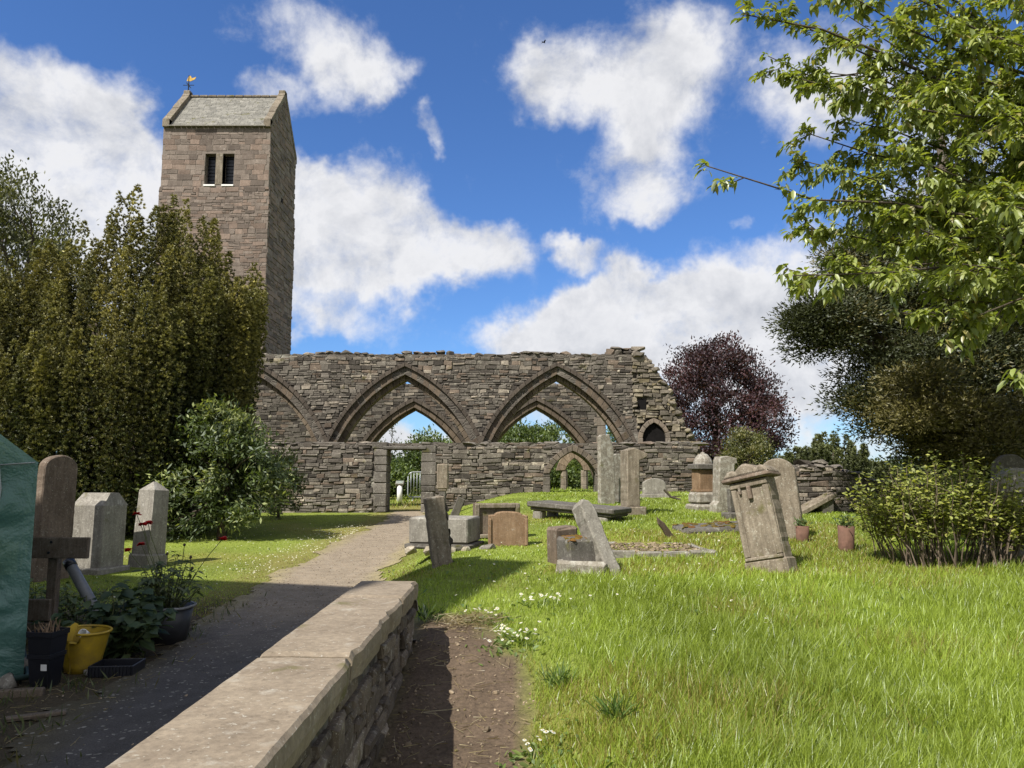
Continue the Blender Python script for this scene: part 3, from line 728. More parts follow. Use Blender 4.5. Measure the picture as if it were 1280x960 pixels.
# ================================================================== vegetation
def norm(a): return a / np.maximum(1e-6, np.linalg.norm(a, axis=-1, keepdims=True))
def leaves(name, P, A, W, length, width, tint, mat, parent=None, shape='diamond', droop=0.0, fold=.0):
    """P base points, A axis directions, W sideways hints; one small face (or a folded, curved leaf) for each"""
    n = len(P); A = norm(A); B = norm(np.cross(A, W)); Nn = np.cross(B, A)
    l = np.broadcast_to(np.asarray(length, float), (n,))[:, None]; w = np.broadcast_to(np.asarray(width, float), (n,))[:, None]
    if shape == 'diamond':
        V = np.stack([P, P + A * l * .45 + B * w * .5 + Nn * w * fold, P + A * l, P + A * l * .45 - B * w * .5 + Nn * w * fold], 1)
        k, faces = 4, [(0, 1, 2, 3)]
    elif shape == 'tri':
        V = np.stack([P - B * w * .5, P + B * w * .5, P + A * l], 1); k, faces = 3, [(0, 1, 2)]
    elif shape == 'leaf':      # 8 vertices, folded along the midrib, tip drooping
        dz = np.array((0, 0, -1.0)) * l * droop
        V = np.stack([P, P + A * l * .3 + dz * .06, P + A * l * .68 + dz * .35, P + A * l + dz * .9,
                      P + A * l * .3 + B * w * .42 + Nn * w * fold + dz * .06, P + A * l * .68 + B * w * .42 + Nn * w * fold + dz * .35,
                      P + A * l * .3 - B * w * .42 + Nn * w * fold + dz * .06, P + A * l * .68 - B * w * .42 + Nn * w * fold + dz * .35], 1)
        k, faces = 8, [(0, 4, 1), (0, 1, 6), (1, 4, 5, 2), (6, 1, 2, 7), (5, 3, 2), (7, 2, 3)]
    elif shape == 'blade':
        dz = np.array((0, 0, -1.0)) * l * droop
        V = np.stack([P - B * w * .5, P + B * w * .5, P + A * l * .55 + B * w * .36 + W * l * .08, P + A * l * .55 - B * w * .36 + W * l * .08, P + A * l * .98 + W * l * .32], 1)
        k, faces = 5, [(0, 1, 2, 3), (3, 2, 4)]
    off = (np.arange(n) * k)[:, None]; per = sum(len(f) for f in faces)
    loops = (off + np.array([i for f in faces for i in f])[None, :]).ravel()
    st = np.cumsum([0] + [len(f) for f in faces])[:-1]; starts = (np.arange(n)[:, None] * per + st[None, :]).ravel()
    T = np.repeat(tint, k, 0) if np.ndim(tint) == 2 else np.tile(tint, (n * k, 1))
    return npmesh(name, V.reshape(-1, 3), loops, starts, None, T, mat, parent)
def rdir(n): return norm(nr.normal(size=(n, 3)))
def pal_mix(n, cols, wts, var=.25):
    idx = nr.choice(len(cols), n, p=np.array(wts) / sum(wts)); c = np.array(cols)[idx]
    return c * (1 + nr.uniform(-var, var, (n, 1)))
def limb_path(a, b, n=6, wob=.08, sag=0):
    a, b = Vector(a), Vector(b); L_ = (b - a).length; pts = []
    for i in range(n + 1):
        u = i / n; p = a.lerp(b, u)
        if 0 < i < n: p += Vector([rng.uniform(-1, 1) * wob * L_ for _ in range(3)])
        p.z += math.sin(u * math.pi) * sag * L_; pts.append(p)
    return pts

def crown_tree(name, label, cat, pos, h, rx, ry, zlow, n_clump, per, leaf, cols, wts, mat=LEAF, bark=None, trunk_r=.2, clump=.5, group=None, seed=0, top=.6, updir=.35, shell=.55, cut=None, limbs=14, ragged=.25, aspect=.5, smooth=None):
    """trunk with limbs and a crown of leaf clumps spread through an uneven volume"""
    rs = np.random.RandomState(seed + 5); bark = bark or BARK
    t = thing(name, label, cat, pos, (0, 0, 0), group)
    cz, hz = (zlow + h) / 2, (h - zlow) / 2
    d = norm(rs.normal(size=(n_clump * 3, 3))); r = shell + (1 - shell) * rs.rand(n_clump * 3) ** .6
    az = np.arctan2(d[:, 1], d[:, 0]); bump = 1 + ragged * (fbm(az * 1.6 + seed, d[:, 2] * 2.4 + 3 + seed, seed, 3) - .5) * 2.2
    r = r * bump; shape = np.where(d[:, 2] > 0, 1, 1)
    c = np.stack([d[:, 0] * rx * r, d[:, 1] * ry * r, cz + d[:, 2] * hz * r], 1)
    tz = np.clip((c[:, 2] - zlow) / (h - zlow), 0, 1); k = 1 - top * np.clip(tz - .35, 0, 1); c[:, :2] *= k[:, None]
    if cut is not None: c = c[cut(c)]
    c = c[:n_clump]; m = len(c)
    mb = MB(); th = zlow + (h - zlow) * .55
    tp = [(0, 0, -.15)] + [(rng.uniform(-.06, .06) * rx * i / 3, rng.uniform(-.06, .06) * ry * i / 3, th * i / 5) for i in range(1, 6)]
    mb.tube(tp, [trunk_r * (1.25 - .95 * i / 5) for i in range(6)], 9)
    for i in rs.choice(m, min(limbs, m), replace=False):
        s = tp[min(5, 2 + int(rng.random() * 3.5))]; mb.tube(limb_path(s, c[i], 4, .07), [trunk_r * .38, trunk_r * .3, trunk_r * .22, trunk_r * .14, trunk_r * .05], 5)
    obj('trunk', mb, bark, t, True)
    n = m * per; ci = np.repeat(np.arange(m), per); sz = clump * rs.uniform(.6, 1.3, m)[ci][:, None]
    o = rs.normal(size=(n, 3)) * .45 * sz * np.array((1, 1, .75)); P = c[ci] + o
    outw = norm(c[ci] - np.array((0, 0, cz - hz * .3)) + o); A = norm(outw * .6 + norm(rs.normal(size=(n, 3))) * .8 + np.array((0, 0, updir)))
    W = norm(outw * .7 + norm(rs.normal(size=(n, 3))) * .8 + np.array((0, 0, .5)))
    tint = np.array(cols)[np.where(rs.rand(n) < .6, rs.choice(len(cols), m, p=np.array(wts) / sum(wts))[ci], rs.choice(len(cols), n, p=np.array(wts) / sum(wts)))] * (rs.uniform(.75, 1.25, m)[ci] * rs.uniform(.8, 1.2, n))[:, None]
    leaves('crown', P, A, W, leaf * rs.uniform(.7, 1.3, n), leaf * aspect * rs.uniform(.8, 1.2, n), tint, mat, t, 'diamond', fold=.12)
    return t

def plume_yew(name, label, pos, prof, n_pl, per, cols, wts, needle=(.15, .045), rad=.2, trunk_r=.25, group=None, seed=0, cat='yew tree', depth=1.0, low=.2, topvar=.86, needles=13, dome=.5):
    """an upright yew: many erect plumes packed side by side; prof(x) gives the crown height over the base at sideways offset x"""
    rs = np.random.RandomState(seed); t = thing(name, label, cat, pos, (0, 0, 0), group)
    xs = prof[0][0], prof[-1][0]; fx = np.array([p[0] for p in prof]); fz = np.array([p[1] for p in prof])
    hw = (xs[1] - xs[0]) / 2; mx = (xs[0] + xs[1]) / 2
    mb = MB(); 
    for k in range(5): mb.tube(limb_path((rng.uniform(-.3, .3), rng.uniform(-.3, .3), -.1), (mx + rng.uniform(-.5, .5) * hw, rng.uniform(-.5, .5) * hw * depth, np.max(fz) * .6), 5, .04), [trunk_r, trunk_r * .8, trunk_r * .6, trunk_r * .4, trunk_r * .25, trunk_r * .1], 8)
    obj('trunk', mb, BARK, t, True)
    P, A, W, T, LN = [], [], [], [], []
    for k in range(n_pl):
        a = rs.uniform(0, 6.283); rr = math.sqrt(rs.uniform(.12, 1.0)) if rs.rand() < .45 else rs.uniform(.86, 1.0)
        bx, by = mx + math.cos(a) * rr * hw, math.sin(a) * rr * hw * depth
        if k < n_pl * .16:      # a full row along the crest
            bx = xs[0] + (xs[1] - xs[0]) * (k + rs.rand()) / (n_pl * .16); by = rs.uniform(-.12, .12) * hw * depth
        hmax = np.interp(bx, fx, fz) * (1 + by / pos[1] * .8) * (1 - dome * abs(by / (hw * depth)) ** 2) ; ztop = hmax * (rs.uniform(.95, 1.02) if k < n_pl * .16 else rs.uniform(topvar, 1.0))
        zbot = max(low, ztop - rs.uniform(2.2, 4.2)) if rs.rand() < .5 else low
        lean = np.array((math.cos(a) * .06, math.sin(a) * .06)) * rr
        nt_ = int(per * (ztop - zbot) / 3.0); u0 = rs.rand(nt_) ** .9; pr = rad * rs.uniform(.7, 1.35); th0 = rs.uniform(0, 6.283, nt_)
        taper = np.clip((1 - u0) * (ztop - zbot) / (pr * 4.0), .1, 1) ** .75; q0 = pr * taper * np.where(rs.rand(nt_) < .8, rs.uniform(.75, 1.2, nt_), rs.uniform(.2, .7, nt_))
        z0 = zbot + (ztop - zbot) * u0; wob = .14 * (vn(z0 * .8, np.full(nt_, k * 3.1), 9) - .5)
        c0 = np.stack([bx + lean[0] * (z0 - zbot) * 2 + wob + np.cos(th0) * q0, by + lean[1] * (z0 - zbot) * 2 + np.sin(th0) * q0, z0], 1)
        o0 = np.stack([np.cos(th0) * .8, np.sin(th0) * .8, np.full(nt_, .75)], 1); tb = rs.uniform(.6, 1.4, nt_) * rs.uniform(.8, 1.2) * (.85 + .5 * u0 ** 3)
        ii = np.repeat(np.arange(nt_), needles); m = len(ii); dd = norm(o0[ii] + .85 * norm(rs.normal(size=(m, 3))))
        P.append(c0[ii] + dd * needle[0] * .15); A.append(dd); W.append(norm(rs.normal(size=(m, 3))))
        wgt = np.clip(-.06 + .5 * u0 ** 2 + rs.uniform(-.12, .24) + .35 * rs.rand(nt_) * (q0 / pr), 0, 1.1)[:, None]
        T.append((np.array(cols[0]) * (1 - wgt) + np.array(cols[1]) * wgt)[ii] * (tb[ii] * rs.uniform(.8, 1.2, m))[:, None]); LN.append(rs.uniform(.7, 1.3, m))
    P, A, W, T, LN = map(np.concatenate, (P, A, W, T, LN))
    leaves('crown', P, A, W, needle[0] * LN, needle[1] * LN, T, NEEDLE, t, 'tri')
    return t

# ---- the golden Irish yew on the left
Yy = 17.7; b = foot(152, Yy)
def rel(px, py, Y, base): q = at(px, py, Y); return (q.x - base.x, q.z - base.z)
pf = [rel(px, py, Yy, b) for px, py in ((-20, 345), (10, 345), (40, 318), (80, 310), (115, 300), (150, 268), (185, 250), (205, 243), (236, 262), (252, 300), (276, 318), (292, 345), (303, 390))]
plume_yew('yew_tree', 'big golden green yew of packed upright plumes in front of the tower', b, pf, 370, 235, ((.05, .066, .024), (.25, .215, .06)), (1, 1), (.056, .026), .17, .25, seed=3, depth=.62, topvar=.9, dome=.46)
# ---- distant upright yews on the right
for px, Yd, pts, s, lab in ((1046, 46, ((1008, 560), (1018, 548), (1030, 540), (1045, 531), (1056, 545), (1066, 548), (1078, 580)), 8, 'dark upright yew with pointed plumes rising behind the rubble wall'),
                       (1000, 52, ((978, 575), (985, 562), (998, 556), (1010, 560), (1020, 575)), 9, 'small dark upright yew between the copper beech and the taller upright yew'),
                       (1098, 58, ((1080, 588), (1088, 578), (1096, 574), (1104, 576), (1125, 590)), 12, 'low dark yew at the edge of the sky beside the leafy shrub')):
    b = foot(px, Yd); plume_yew('yew_tree', lab, b, [rel(x, y, Yd, b) for x, y in pts], 46, 120, ((.045, .06, .024), (.12, .125, .045)), (1, 1), (.14, .06), .24, .2, seed=s, topvar=.84, dome=.3)

# ---- trees
GR = ((.09, .13, .03), (.13, .17, .04), (.06, .09, .025))
b = foot(897, 58); crown_tree('copper_beech', 'dark purple copper beech standing beyond the broken end of the ruin', 'tree', b, hgt(905, 434, b), 6.1, 4.8, .3, 330, 150, .24, ((.055, .025, .03), (.08, .034, .038), (.032, .016, .021)), (4, 3, 3), trunk_r=.4, clump=1.0, seed=21, ragged=.5, top=.5)
b = foot(934, 38); crown_tree('shrub', 'olive green rounded shrub below the copper beech', 'shrub', b, hgt(935, 533, b), 1.35, 1.2, .1, 60, 120, .13, ((.12, .12, .04), (.09, .1, .035), (.15, .14, .05)), (3, 3, 2), trunk_r=.08, clump=.5, seed=22)
b = foot(20, 30); crown_tree('leafy_tree', 'dark olive deciduous tree behind the golden yew', 'tree', b, hgt(20, 222, b), 3.3, 3.0, 2.0, 130, 150, .17, ((.075, .08, .03), (.1, .1, .04), (.05, .055, .025)), (3, 3, 2), trunk_r=.3, clump=.75, seed=23, top=.25, ragged=.45)
b = foot(-40, 33); crown_tree('leafy_tree', 'taller dark tree at the edge behind the golden yew', 'tree', b, hgt(-40, 196, b), 3.6, 3.0, 2.0, 120, 130, .18, ((.07, .078, .03), (.09, .095, .035), (.05, .055, .025)), (3, 3, 2), trunk_r=.3, clump=.8, seed=24, top=.3, ragged=.4)
bg_list = [(655, 46, 533, 2.9, 31, 'bright green leafy tree seen through the second arch'), (690, 52, 528, 3.2, 32, 'rounded olive green tree behind the second arch, beside the bright green one'), (622, 50, 515, 2.0, 33, 'taller dark green tree at the left foot of the second arch'),
           (540, 44, 548, 2.4, 34, 'light green tree above the lintel in the first arch'), (470, 48, 566, 2.6, 35, 'dark green tree left of the doorway view'), (575, 56, 556, 3.0, 36, 'green tree behind the right foot of the first arch'),
           (730, 50, 562, 2.6, 37, 'dark green shrubby tree behind the sandstone shafts'), (770, 58, 540, 3.0, 38, 'green tree behind the tall lichened slab'), (520, 62, 578, 2.4, 39, 'green bush behind the crowd barrier'), (692, 45, 572, 2.0, 40, 'dense dark bush framed by the low arched opening'), (487, 40, 585, 1.0, 41, 'green bush beside the information post')]
for px, Yd, py, rx, s, lab in bg_list:
    b = foot(px, Yd); crown_tree('shrub' if 'bush' in lab else 'leafy_tree', lab, 'bush' if 'bush' in lab else 'tree', b, hgt(px, py, b), rx, rx * .8, .15, 70, 110, .2, GR if s % 3 else ((.1, .15, .03), (.15, .2, .045), (.08, .11, .03)), (3, 3, 2), trunk_r=.15, clump=.75, seed=s, ragged=.35, group=None)
# slender sapling with thin twigs in the first arch
b = foot(487, 42); t = thing('sapling', 'thin sparse sapling with bare twigs in the first arch', 'tree', b); mb = MB(); h = hgt(487, 528, b); tips = []
mb.tube(limb_path((0, 0, -.1), (.1, 0, h), 6, .02), [.05, .045, .04, .03, .025, .018, .008], 6)
for k in range(16):
    z = h * rng.uniform(.45, .97); e = Vector((rng.uniform(-.9, .9), rng.uniform(-.6, .6), z + rng.uniform(.1, .5))); p = limb_path((.05, 0, z - .2), e, 3, .06); mb.tube(p, [.014, .012, .009, .005], 4); tips += p[1:]
obj('trunk', mb, BARK, t); n = 420; P = np.array([tips[rng.randrange(len(tips))] for _ in range(n)]) + nr.normal(size=(n, 3)) * .1
leaves('crown', P, rdir(n), rdir(n), .11, .06, pal_mix(n, ((.1, .13, .04), (.14, .15, .05)), (1, 1)), LEAF, t)
# hedge line closing the view beyond the churchyard
for i, px in enumerate(range(-200, 1500, 95)):
    Yd = 74 + 9 * math.sin(i * 2.1); b = foot(px + rng.uniform(-15, 15), Yd)
    crown_tree('leafy_tree', 'far green tree in the belt of trees closing the churchyard', 'tree', b, max(1.5, EYE - b.z + (rng.uniform(.2, 1.2))), 4.6, 3.0, .1, 46, 90, .34, ((.055, .08, .024), (.085, .115, .035), (.045, .06, .022)), (3, 2, 2), trunk_r=.2, clump=1.1, seed=60 + i, group='far belt of trees', limbs=5)
# distant hills
xs = np.linspace(-4000, 4000, 200); mb = MB(); vs, fs = [], []
for i, x in enumerate(xs):
    hh = 62 * fbm(x / 900.0, 3.0, 5) + 16 + 30 * math.exp(-((x + 420) / 500) ** 2)
    vs += [(x, 2700, -20), (x, 2900, hh * .75 - 14), (x, 3150, hh - 14)]
for i in range(len(xs) - 1):
    for k in (0, 1): fs.append((3 * i + k, 3 * i + 3 + k, 3 * i + 4 + k, 3 * i + 1 + k))
o = obj('hills', mb.add(vs, fs), plain_mat('hill_moor', (.05, .075, .06), .95, .05, 0, .3, .004, 0), None, True); tag(o, 'low wooded hills on the horizon', 'hills', kind='structure')

# ---- elder bush before the church wall
b = foot(280, 16.4); crown_tree('elder_bush', 'spreading elder bush with feathery leaves in front of the aisle wall', 'bush', b, hgt(280, 510, b), 1.45, .95, .05, 130, 120, .13, ((.055, .078, .026), (.085, .115, .036), (.26, .29, .11)), (4, 3.5, 1.3), trunk_r=.09, clump=.36, seed=51, ragged=.85, top=.5, updir=-.1, aspect=.34, limbs=24)
b = foot(350, 21.5); crown_tree('shrub', 'thin light green shrub against the aisle wall beside the elder', 'shrub', b, hgt(350, 560, b), .75, .5, .1, 40, 60, .12, ((.14, .16, .06), (.1, .12, .045)), (1, 1), trunk_r=.04, clump=.34, seed=52, ragged=.5, aspect=.4)
b = foot(60, 16.7); crown_tree('shrub', 'dark green undershrub below the golden yew', 'shrub', b, 1.5, 2.6, .7, .0, 80, 120, .11, ((.035, .042, .018), (.05, .055, .022)), (1, 1), trunk_r=.05, clump=.5, seed=53)

# ---- dark spreading yew on the right
b = foot(1215, 14.5); b.y = 14.5
t = thing('yew_tree', 'dark spreading yew with tiered branches at the right edge', 'yew tree', b)
def R3(px, py, Y): q = at(px, py, Y); return Vector((q.x - b.x, q.y - b.y, q.z - b.z))
cl = []
tiers = [(1010, 410, 13.6, 34, 16), (1045, 395, 13.8, 44, 24), (1030, 430, 13.7, 30, 12), (1105, 470, 13.6, 46, 40), (1075, 500, 13.5, 26, 14), (1110, 520, 13.3, 42, 24), (1150, 540, 13.2, 50, 26), (1190, 560, 13, 40, 20),
         (1125, 415, 14.4, 64, 56), (1180, 450, 14, 70, 60), (1240, 480, 13.6, 70, 60), (1290, 500, 14.5, 60, 60), (1110, 300, 15, 40, 50), (1160, 340, 15, 70, 80), (1240, 380, 14.6, 80, 80), (1230, 250, 15.2, 80, 90), (1300, 300, 15, 80, 90), (1290, 420, 15, 70, 70),
         (1150, 480, 12.6, 34, 20), (1200, 520, 12.4, 48, 22), (1240, 555, 12.3, 44, 22), (1140, 520, 12.6, 30, 14), (1270, 530, 12.5, 50, 30), (1100, 360, 14.4, 40, 30), (1060, 330, 15, 26, 26), (1180, 390, 14.9, 110, 90), (1250, 500, 14.6, 90, 80), (1120, 470, 14.8, 50, 50), (1160, 520, 14.2, 60, 40), (1200, 570, 13.4, 60, 28), (1270, 580, 13.6, 60, 30), (1090, 400, 14.8, 46, 50), (1090, 340, 15, 40, 50), (1050, 400, 14, 30, 20), (1020, 395, 13.7, 22, 14)]
for ti, (px, py, Y, rx, rz) in enumerate(tiers):
    sx = rx / F * Y; sz_ = rz / F * Y; c0 = R3(px, py, Y); k = int((16 + sx * sz_ * 34) * (.6 if ti < 7 else 1))
    for _ in range(k):
        d = Vector((rng.gauss(0, 1), rng.gauss(0, 1), rng.gauss(0, 1))).normalized() * rng.uniform(.4, 1.0)
        cl.append(c0 + Vector((d.x * sx, d.y * max(.5, sx), d.z * sz_)))
mb = MB(); mb.tube([(0.3, .2, -.2), (.3, .2, 1.0), (.35, .2, 2.2), (.3, .4, 4), (.2, .5, 6), (.1, .5, 8)], [.5, .42, .38, .3, .18, .06], 10)
for (px, py, Y, rx, rz) in tiers:
    e = R3(px, py, Y); mb.tube(limb_path((.3, .3, max(1.2, e.z * .6)), e, 5, .05, .04), [.12, .1, .08, .06, .04, .015], 6)
    for _ in range(4): mb.tube(limb_path(e, cl[rng.randrange(len(cl))] * .0 + e + Vector((rng.uniform(-1, 1) * rx / F * Y, rng.uniform(-.5, .5), rng.uniform(-1, 1) * rz / F * Y)), 3, .1), [.03, .02, .014, .006], 4)
obj('trunk', mb, BARK, t, True)
cl = np.array(cl); per = 270; n = len(cl) * per; ci = np.repeat(np.arange(len(cl)), per)
o = np.clip(nr.normal(size=(n, 3)), -1.8, 1.8) * np.array((.23, .23, .13)); P = cl[ci] + o
warm = (nr.rand(len(cl)) + .75 * (cl[:, 1] < 12.95 - b.y))[ci]  # random warm tips; front tiers coloured warmer to paint in sunlit foliage
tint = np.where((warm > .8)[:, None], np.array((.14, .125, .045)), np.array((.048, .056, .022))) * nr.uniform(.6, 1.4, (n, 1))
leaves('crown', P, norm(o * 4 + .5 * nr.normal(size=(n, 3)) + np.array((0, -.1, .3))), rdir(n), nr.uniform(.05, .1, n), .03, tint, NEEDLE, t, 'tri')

# ---- cherry tree reaching in from the right, close to the camera
b = Vector((9.5, 9.7, float(gz(9.5, 9.7))))
t = thing('cherry_tree', 'leafy cherry tree with bright drooping leaves reaching in from the upper right', 'tree', b)
mb = MB(); bo = Vector(b)
mb.tube([(0, 0, -.2), (-.05, .02, 1), (-.03, .06, 2.6), (.1, .1, 4.0), (.2, .2, 5.6), (.15, .3, 7.5)], [.24, .19, .17, .13, .09, .04], 10)
tw = []          # twig points carrying leaves: (point, direction, weight)
def limb(start, px, py, Y, r, n=7, wob=.03, sag=.05, dens=1.0, sub=5):
    e = at(px, py, Y * 1.75) - bo; p = limb_path(start, e, n, wob, sag); mb.tube(p, [max(.006, r * (1 - .88 * i / n)) for i in range(n + 1)], 6)
    for i in range(1, n + 1):
        u = i / n
        d = (p[i] - p[i - 1]).normalized()
        if u > .32: tw.append((p[i], d, dens))
        for k in range(sub if u > .2 else 2):
            s = p[i - 1].lerp(p[i], rng.random()); q = (d * .8 + Vector((rng.uniform(-1, 1), rng.uniform(-1, 1), rng.uniform(-.9, .7)))).normalized(); Lg = rng.uniform(.2, .65) * (1.15 - .5 * u)
            tp_ = limb_path(s, s + q * Lg, 3, .06, -.03); mb.tube(tp_, [.007, .006, .005, .003], 4)
            for j in (1, 2, 3): tw.append((tp_[j], q, dens))
S0 = Vector((-.03, .06, 2.6)); S1 = Vector((.1, .1, 4.0)); S2 = Vector((.18, .2, 5.4))
for (s, px, py, Y, r) in ((S0, 882, 207, 4.6, .045), (S1, 930, 18, 4.9, .05), (S1, 990, 95, 5.3, .04), (S0, 982, 345, 4.3, .04), (S0, 1005, 165, 5.6, .04), (S1, 1000, 30, 5.8, .045), (S2, 960, -60, 5.2, .05), (S0, 1030, 250, 5.0, .04),
                          (S0, 1050, 330, 4.9, .035), (S0, 1120, 390, 4.4, .035), (S1, 1060, 100, 4.6, .04), (S1, 1120, 40, 5.0, .04), (S0, 1110, 270, 4.6, .035), (S0, 1150, 200, 4.3, .035), (S0, 1200, 330, 4.2, .03), (S1, 1180, 110, 4.2, .035), (S0, 1240, 250, 3.9, .03),
                          (S0, 1010, 285, 5.4, .035), (S1, 1080, 180, 5.8, .04), (S1, 1040, -20, 4.4, .04), (S0, 1268, 468, 3.6, .022), (S0, 1180, 375, 4.8, .03), (S1, 1230, 40, 4.6, .04), (S1, 1250, 150, 5.2, .04), (S2, 1120, -80, 5, .05), (S0, 1085, 225, 5.2, .035), (S0, 1150, 300, 5.5, .03), (S2, 1250, -70, 4.5, .05), (S0, 1000, 200, 5.0, .03)):
    far = px < 960
    limb(s, px, py, Y, r, sub=2 if (py > 440 or px < 900) else (4 if far else 7))
for (px, py, Y) in ((960, 70, 6), (1100, -60, 7), (1200, 60, 7.2), (1150, 160, 7), (1250, 250, 7), (1180, 300, 6.6), (1080, 300, 6.4), (1290, 120, 6.5), (1100, 130, 6.8), (1230, 350, 6), (1060, 20, 5.6), (1130, -10, 5), (1200, 10, 5.4), (1270, 60, 5), (1060, 150, 5.4), (1130, 110, 5), (1210, 180, 5.2), (1280, 200, 5), (1090, 250, 5.8), (1170, 250, 5), (1280, 330, 5), (1040, 290, 5.6), (1230, -30, 6), (1020, 90, 5.6)): limb(S1, px, py, Y, .04, sub=5)
obj('trunk', mb, BARK, t, True)
P, A, W, LN = [], [], [], []
for (p, d, de) in tw:
    for _ in range(rng.choice((9, 10, 12, 13))):
        a = (d * .5 + Vector((rng.uniform(-1, 1), rng.uniform(-1, 1), rng.uniform(-.9, .25)))).normalized()
        P.append(p + Vector((rng.uniform(-.06, .06), rng.uniform(-.06, .06), rng.uniform(-.05, .05)))); A.append(a); W.append(Vector((rng.uniform(-.6, .6), rng.uniform(-.6, .6), 1)).normalized()); LN.append(rng.uniform(.065, .13))
n = len(P); LN = np.array(LN)
tint = pal_mix(n, ((.22, .26, .058), (.28, .31, .08), (.155, .19, .046), (.25, .22, .065)), (4, 3, 3, .6), .22)
leaves('crown', np.array(P), np.array(A), np.array(W), LN, LN * nr.uniform(.42, .55, n), tint, leaf_mat('cherry_leaf', .42, .06, .45, (1.25, 1.3, .45)), t, 'leaf', .35, .16)

# ---- shrub on the right with upright stems
b = ground(1185, 706); t = thing('shrub', 'bushy yellow green shrub with many bare upright stems on the right', 'shrub', b)
mb = MB(); tips = []
for k in range(150):
    s = Vector((rng.uniform(-.62, .82), rng.uniform(-.35, .5), -.03)); e = s + Vector((s.x * .45 + rng.gauss(0, .12), rng.gauss(-.02, .15), 0))
    lim = 1.22 - .42 * (abs(e.x + .02) / 1.15) ** 2; e.z = rng.uniform(.55, 1.0) * lim
    p = limb_path(s, e, 4, .04); mb.tube(p, [.008, .007, .006, .005, .003], 5, [rng.uniform(.7, 1.3)] * 3)
    tips += [(q, (p[-1] - p[-2]).normalized()) for q in p[2:]]
    for _ in range(3):
        i = rng.choice((2, 3)); q = p[i] + Vector((rng.uniform(-.2, .2), rng.uniform(-.2, .2), rng.uniform(.02, .22))); mb.tube([p[i], q], [.004, .002], 4); tips.append((q, (q - p[i]).normalized())); tips.append((p[i].lerp(q, .5), (q - p[i]).normalized()))
obj('stem', mb, TWIG, t); P, A, W = [], [], []
for q, d in tips:
    for _ in range(rng.choice((6, 8, 10))):
        P.append(q + Vector((rng.gauss(0, .045), rng.gauss(0, .045), rng.gauss(.01, .05)))); A.append((d * .3 + Vector((rng.uniform(-1, 1), rng.uniform(-1, 1), rng.uniform(-.5, .4)))).normalized()); W.append(Vector((rng.uniform(-.7, .7), rng.uniform(-.9, .4), 1)).normalized())
n = len(P); P = np.array(P); 
tint = pal_mix(n, ((.26, .28, .055), (.2, .225, .05), (.34, .34, .075), (.13, .15, .04)), (3, 3, 1.4, 2), .2)
leaves('foliage', P, np.array(A), np.array(W), nr.uniform(.04, .075, n), nr.uniform(.024, .04, n), tint, LEAF, t, 'leaf', .2, .12)

# ================================================================== grass
def grass_ok(x, y):
    ok = path_mask(x, y) < .35
    ok &= soil_mask(x, y) < .45
    ok &= ~((x > -1.2) & (x < -.62) & (y < 5.95))
    ok &= ~((x < -1.1) & (x > -5.5) & (y < 8.6 + .9 * (vn(x * 2, y * 2, 2) - .5)) & (np.abs(x - path_c(y)[0]) > .2) & (x < -2.9))
    ok &= ~((x < -1.12) & (y < 6.0))
    ok &= ~((y > 23.9) & (y < 24.8) & (x < 6) & ~((x > -3.9) & (x < -2.8)))
    for (cx, cy, rx, ry) in BARE: ok &= ((x - cx) / rx) ** 2 + ((y - cy) / ry) ** 2 > .8 + .5 * vn(x * 4, y * 4, 1)
    return ok
pb = ground(790, 688); pc = ground(735, 700)
BARE = [(pb.x, pb.y, .95, .8), (pc.x, pc.y, .55, .5)]
def scatter(n, y0, y1, p, spread=.82):
    u = nr.rand(n); e = 1 - p
    y = (y0 ** e + (y1 ** e - y0 ** e) * u) ** (1 / e); x = nr.uniform(-spread, spread, n) * y
    return x, y
def grass(name, n, y0, y1, p, hfun, wfun, label):
    x, y = scatter(n, y0, y1, p); k = grass_ok(x, y); x, y = x[k], y[k]
    pt_ = fbm(x * .7, y * .7, 40); clump_ = fbm(x * 3.1, y * 3.1, 55, 3)
    h = hfun(x, y) * (.25 + 1.3 * clump_) * nr.uniform(.6, 1.3, len(x)); k = h > .008; x, y, h, pt_, clump_ = x[k], y[k], h[k], pt_[k], clump_[k]
    m = len(x); P = np.stack([x, y, gz(x, y) - .004], 1)
    wind = np.stack([.25 + .6 * (fbm(x * 1.2, y * 1.2, 70) - .5), .3 * (fbm(x * 1.4, y * 1.4, 77) - .5), 0 * x], 1)
    A = norm(np.stack([nr.normal(size=m) * .34, nr.normal(size=m) * .34, np.ones(m)], 1) + wind * .4)
    W = norm(np.stack([nr.normal(size=m), nr.normal(size=m), 0 * x], 1) + wind * .6)
    dry = sst(.46, .64, fbm(x * .45 + 7, y * .45, 44)) * .6; yl = (nr.rand(m) < dry * .6)[:, None]
    g = np.array((.24, .31, .04)) * (.65 + .75 * pt_)[:, None] * nr.uniform(.7, 1.35, (m, 1)) + np.array((.035, .03, .0)) * (clump_[:, None] - .4)
    g = np.where(yl, np.array((.27, .225, .06)) * nr.uniform(.7, 1.2, (m, 1)), np.maximum(g, .01))
    vg = (np.abs(x - path_c(y)[0]) - path_c(y)[1] < .45) & (nr.rand(m) < .55); g = np.where(vg[:, None], np.array((.29, .24, .08)) * nr.uniform(.7, 1.2, (m, 1)), g)
    o = leaves(name, P, A, W, h, wfun(y), g, GRASS, None, 'blade'); return tag(o, label, 'grass', kind='stuff')
def long_h(x, y):
    base = np.interp(y, [3, 7, 9, 12, 24, 60], [.15, .14, .1, .065, .06, .08])
    near_edge = sst(.1, 1.0, x + .25 * (vn(x, y * 2, 12) - .5)); lf = np.where(x < -1.9, .8, 1.0)
    return base * (.4 + .6 * near_edge) * lf
grass('grass', 230000, 2.6, 9, 1.15, long_h, lambda y: np.maximum(.0042, y * .0008), 'long sunlit lawn grass in the foreground')
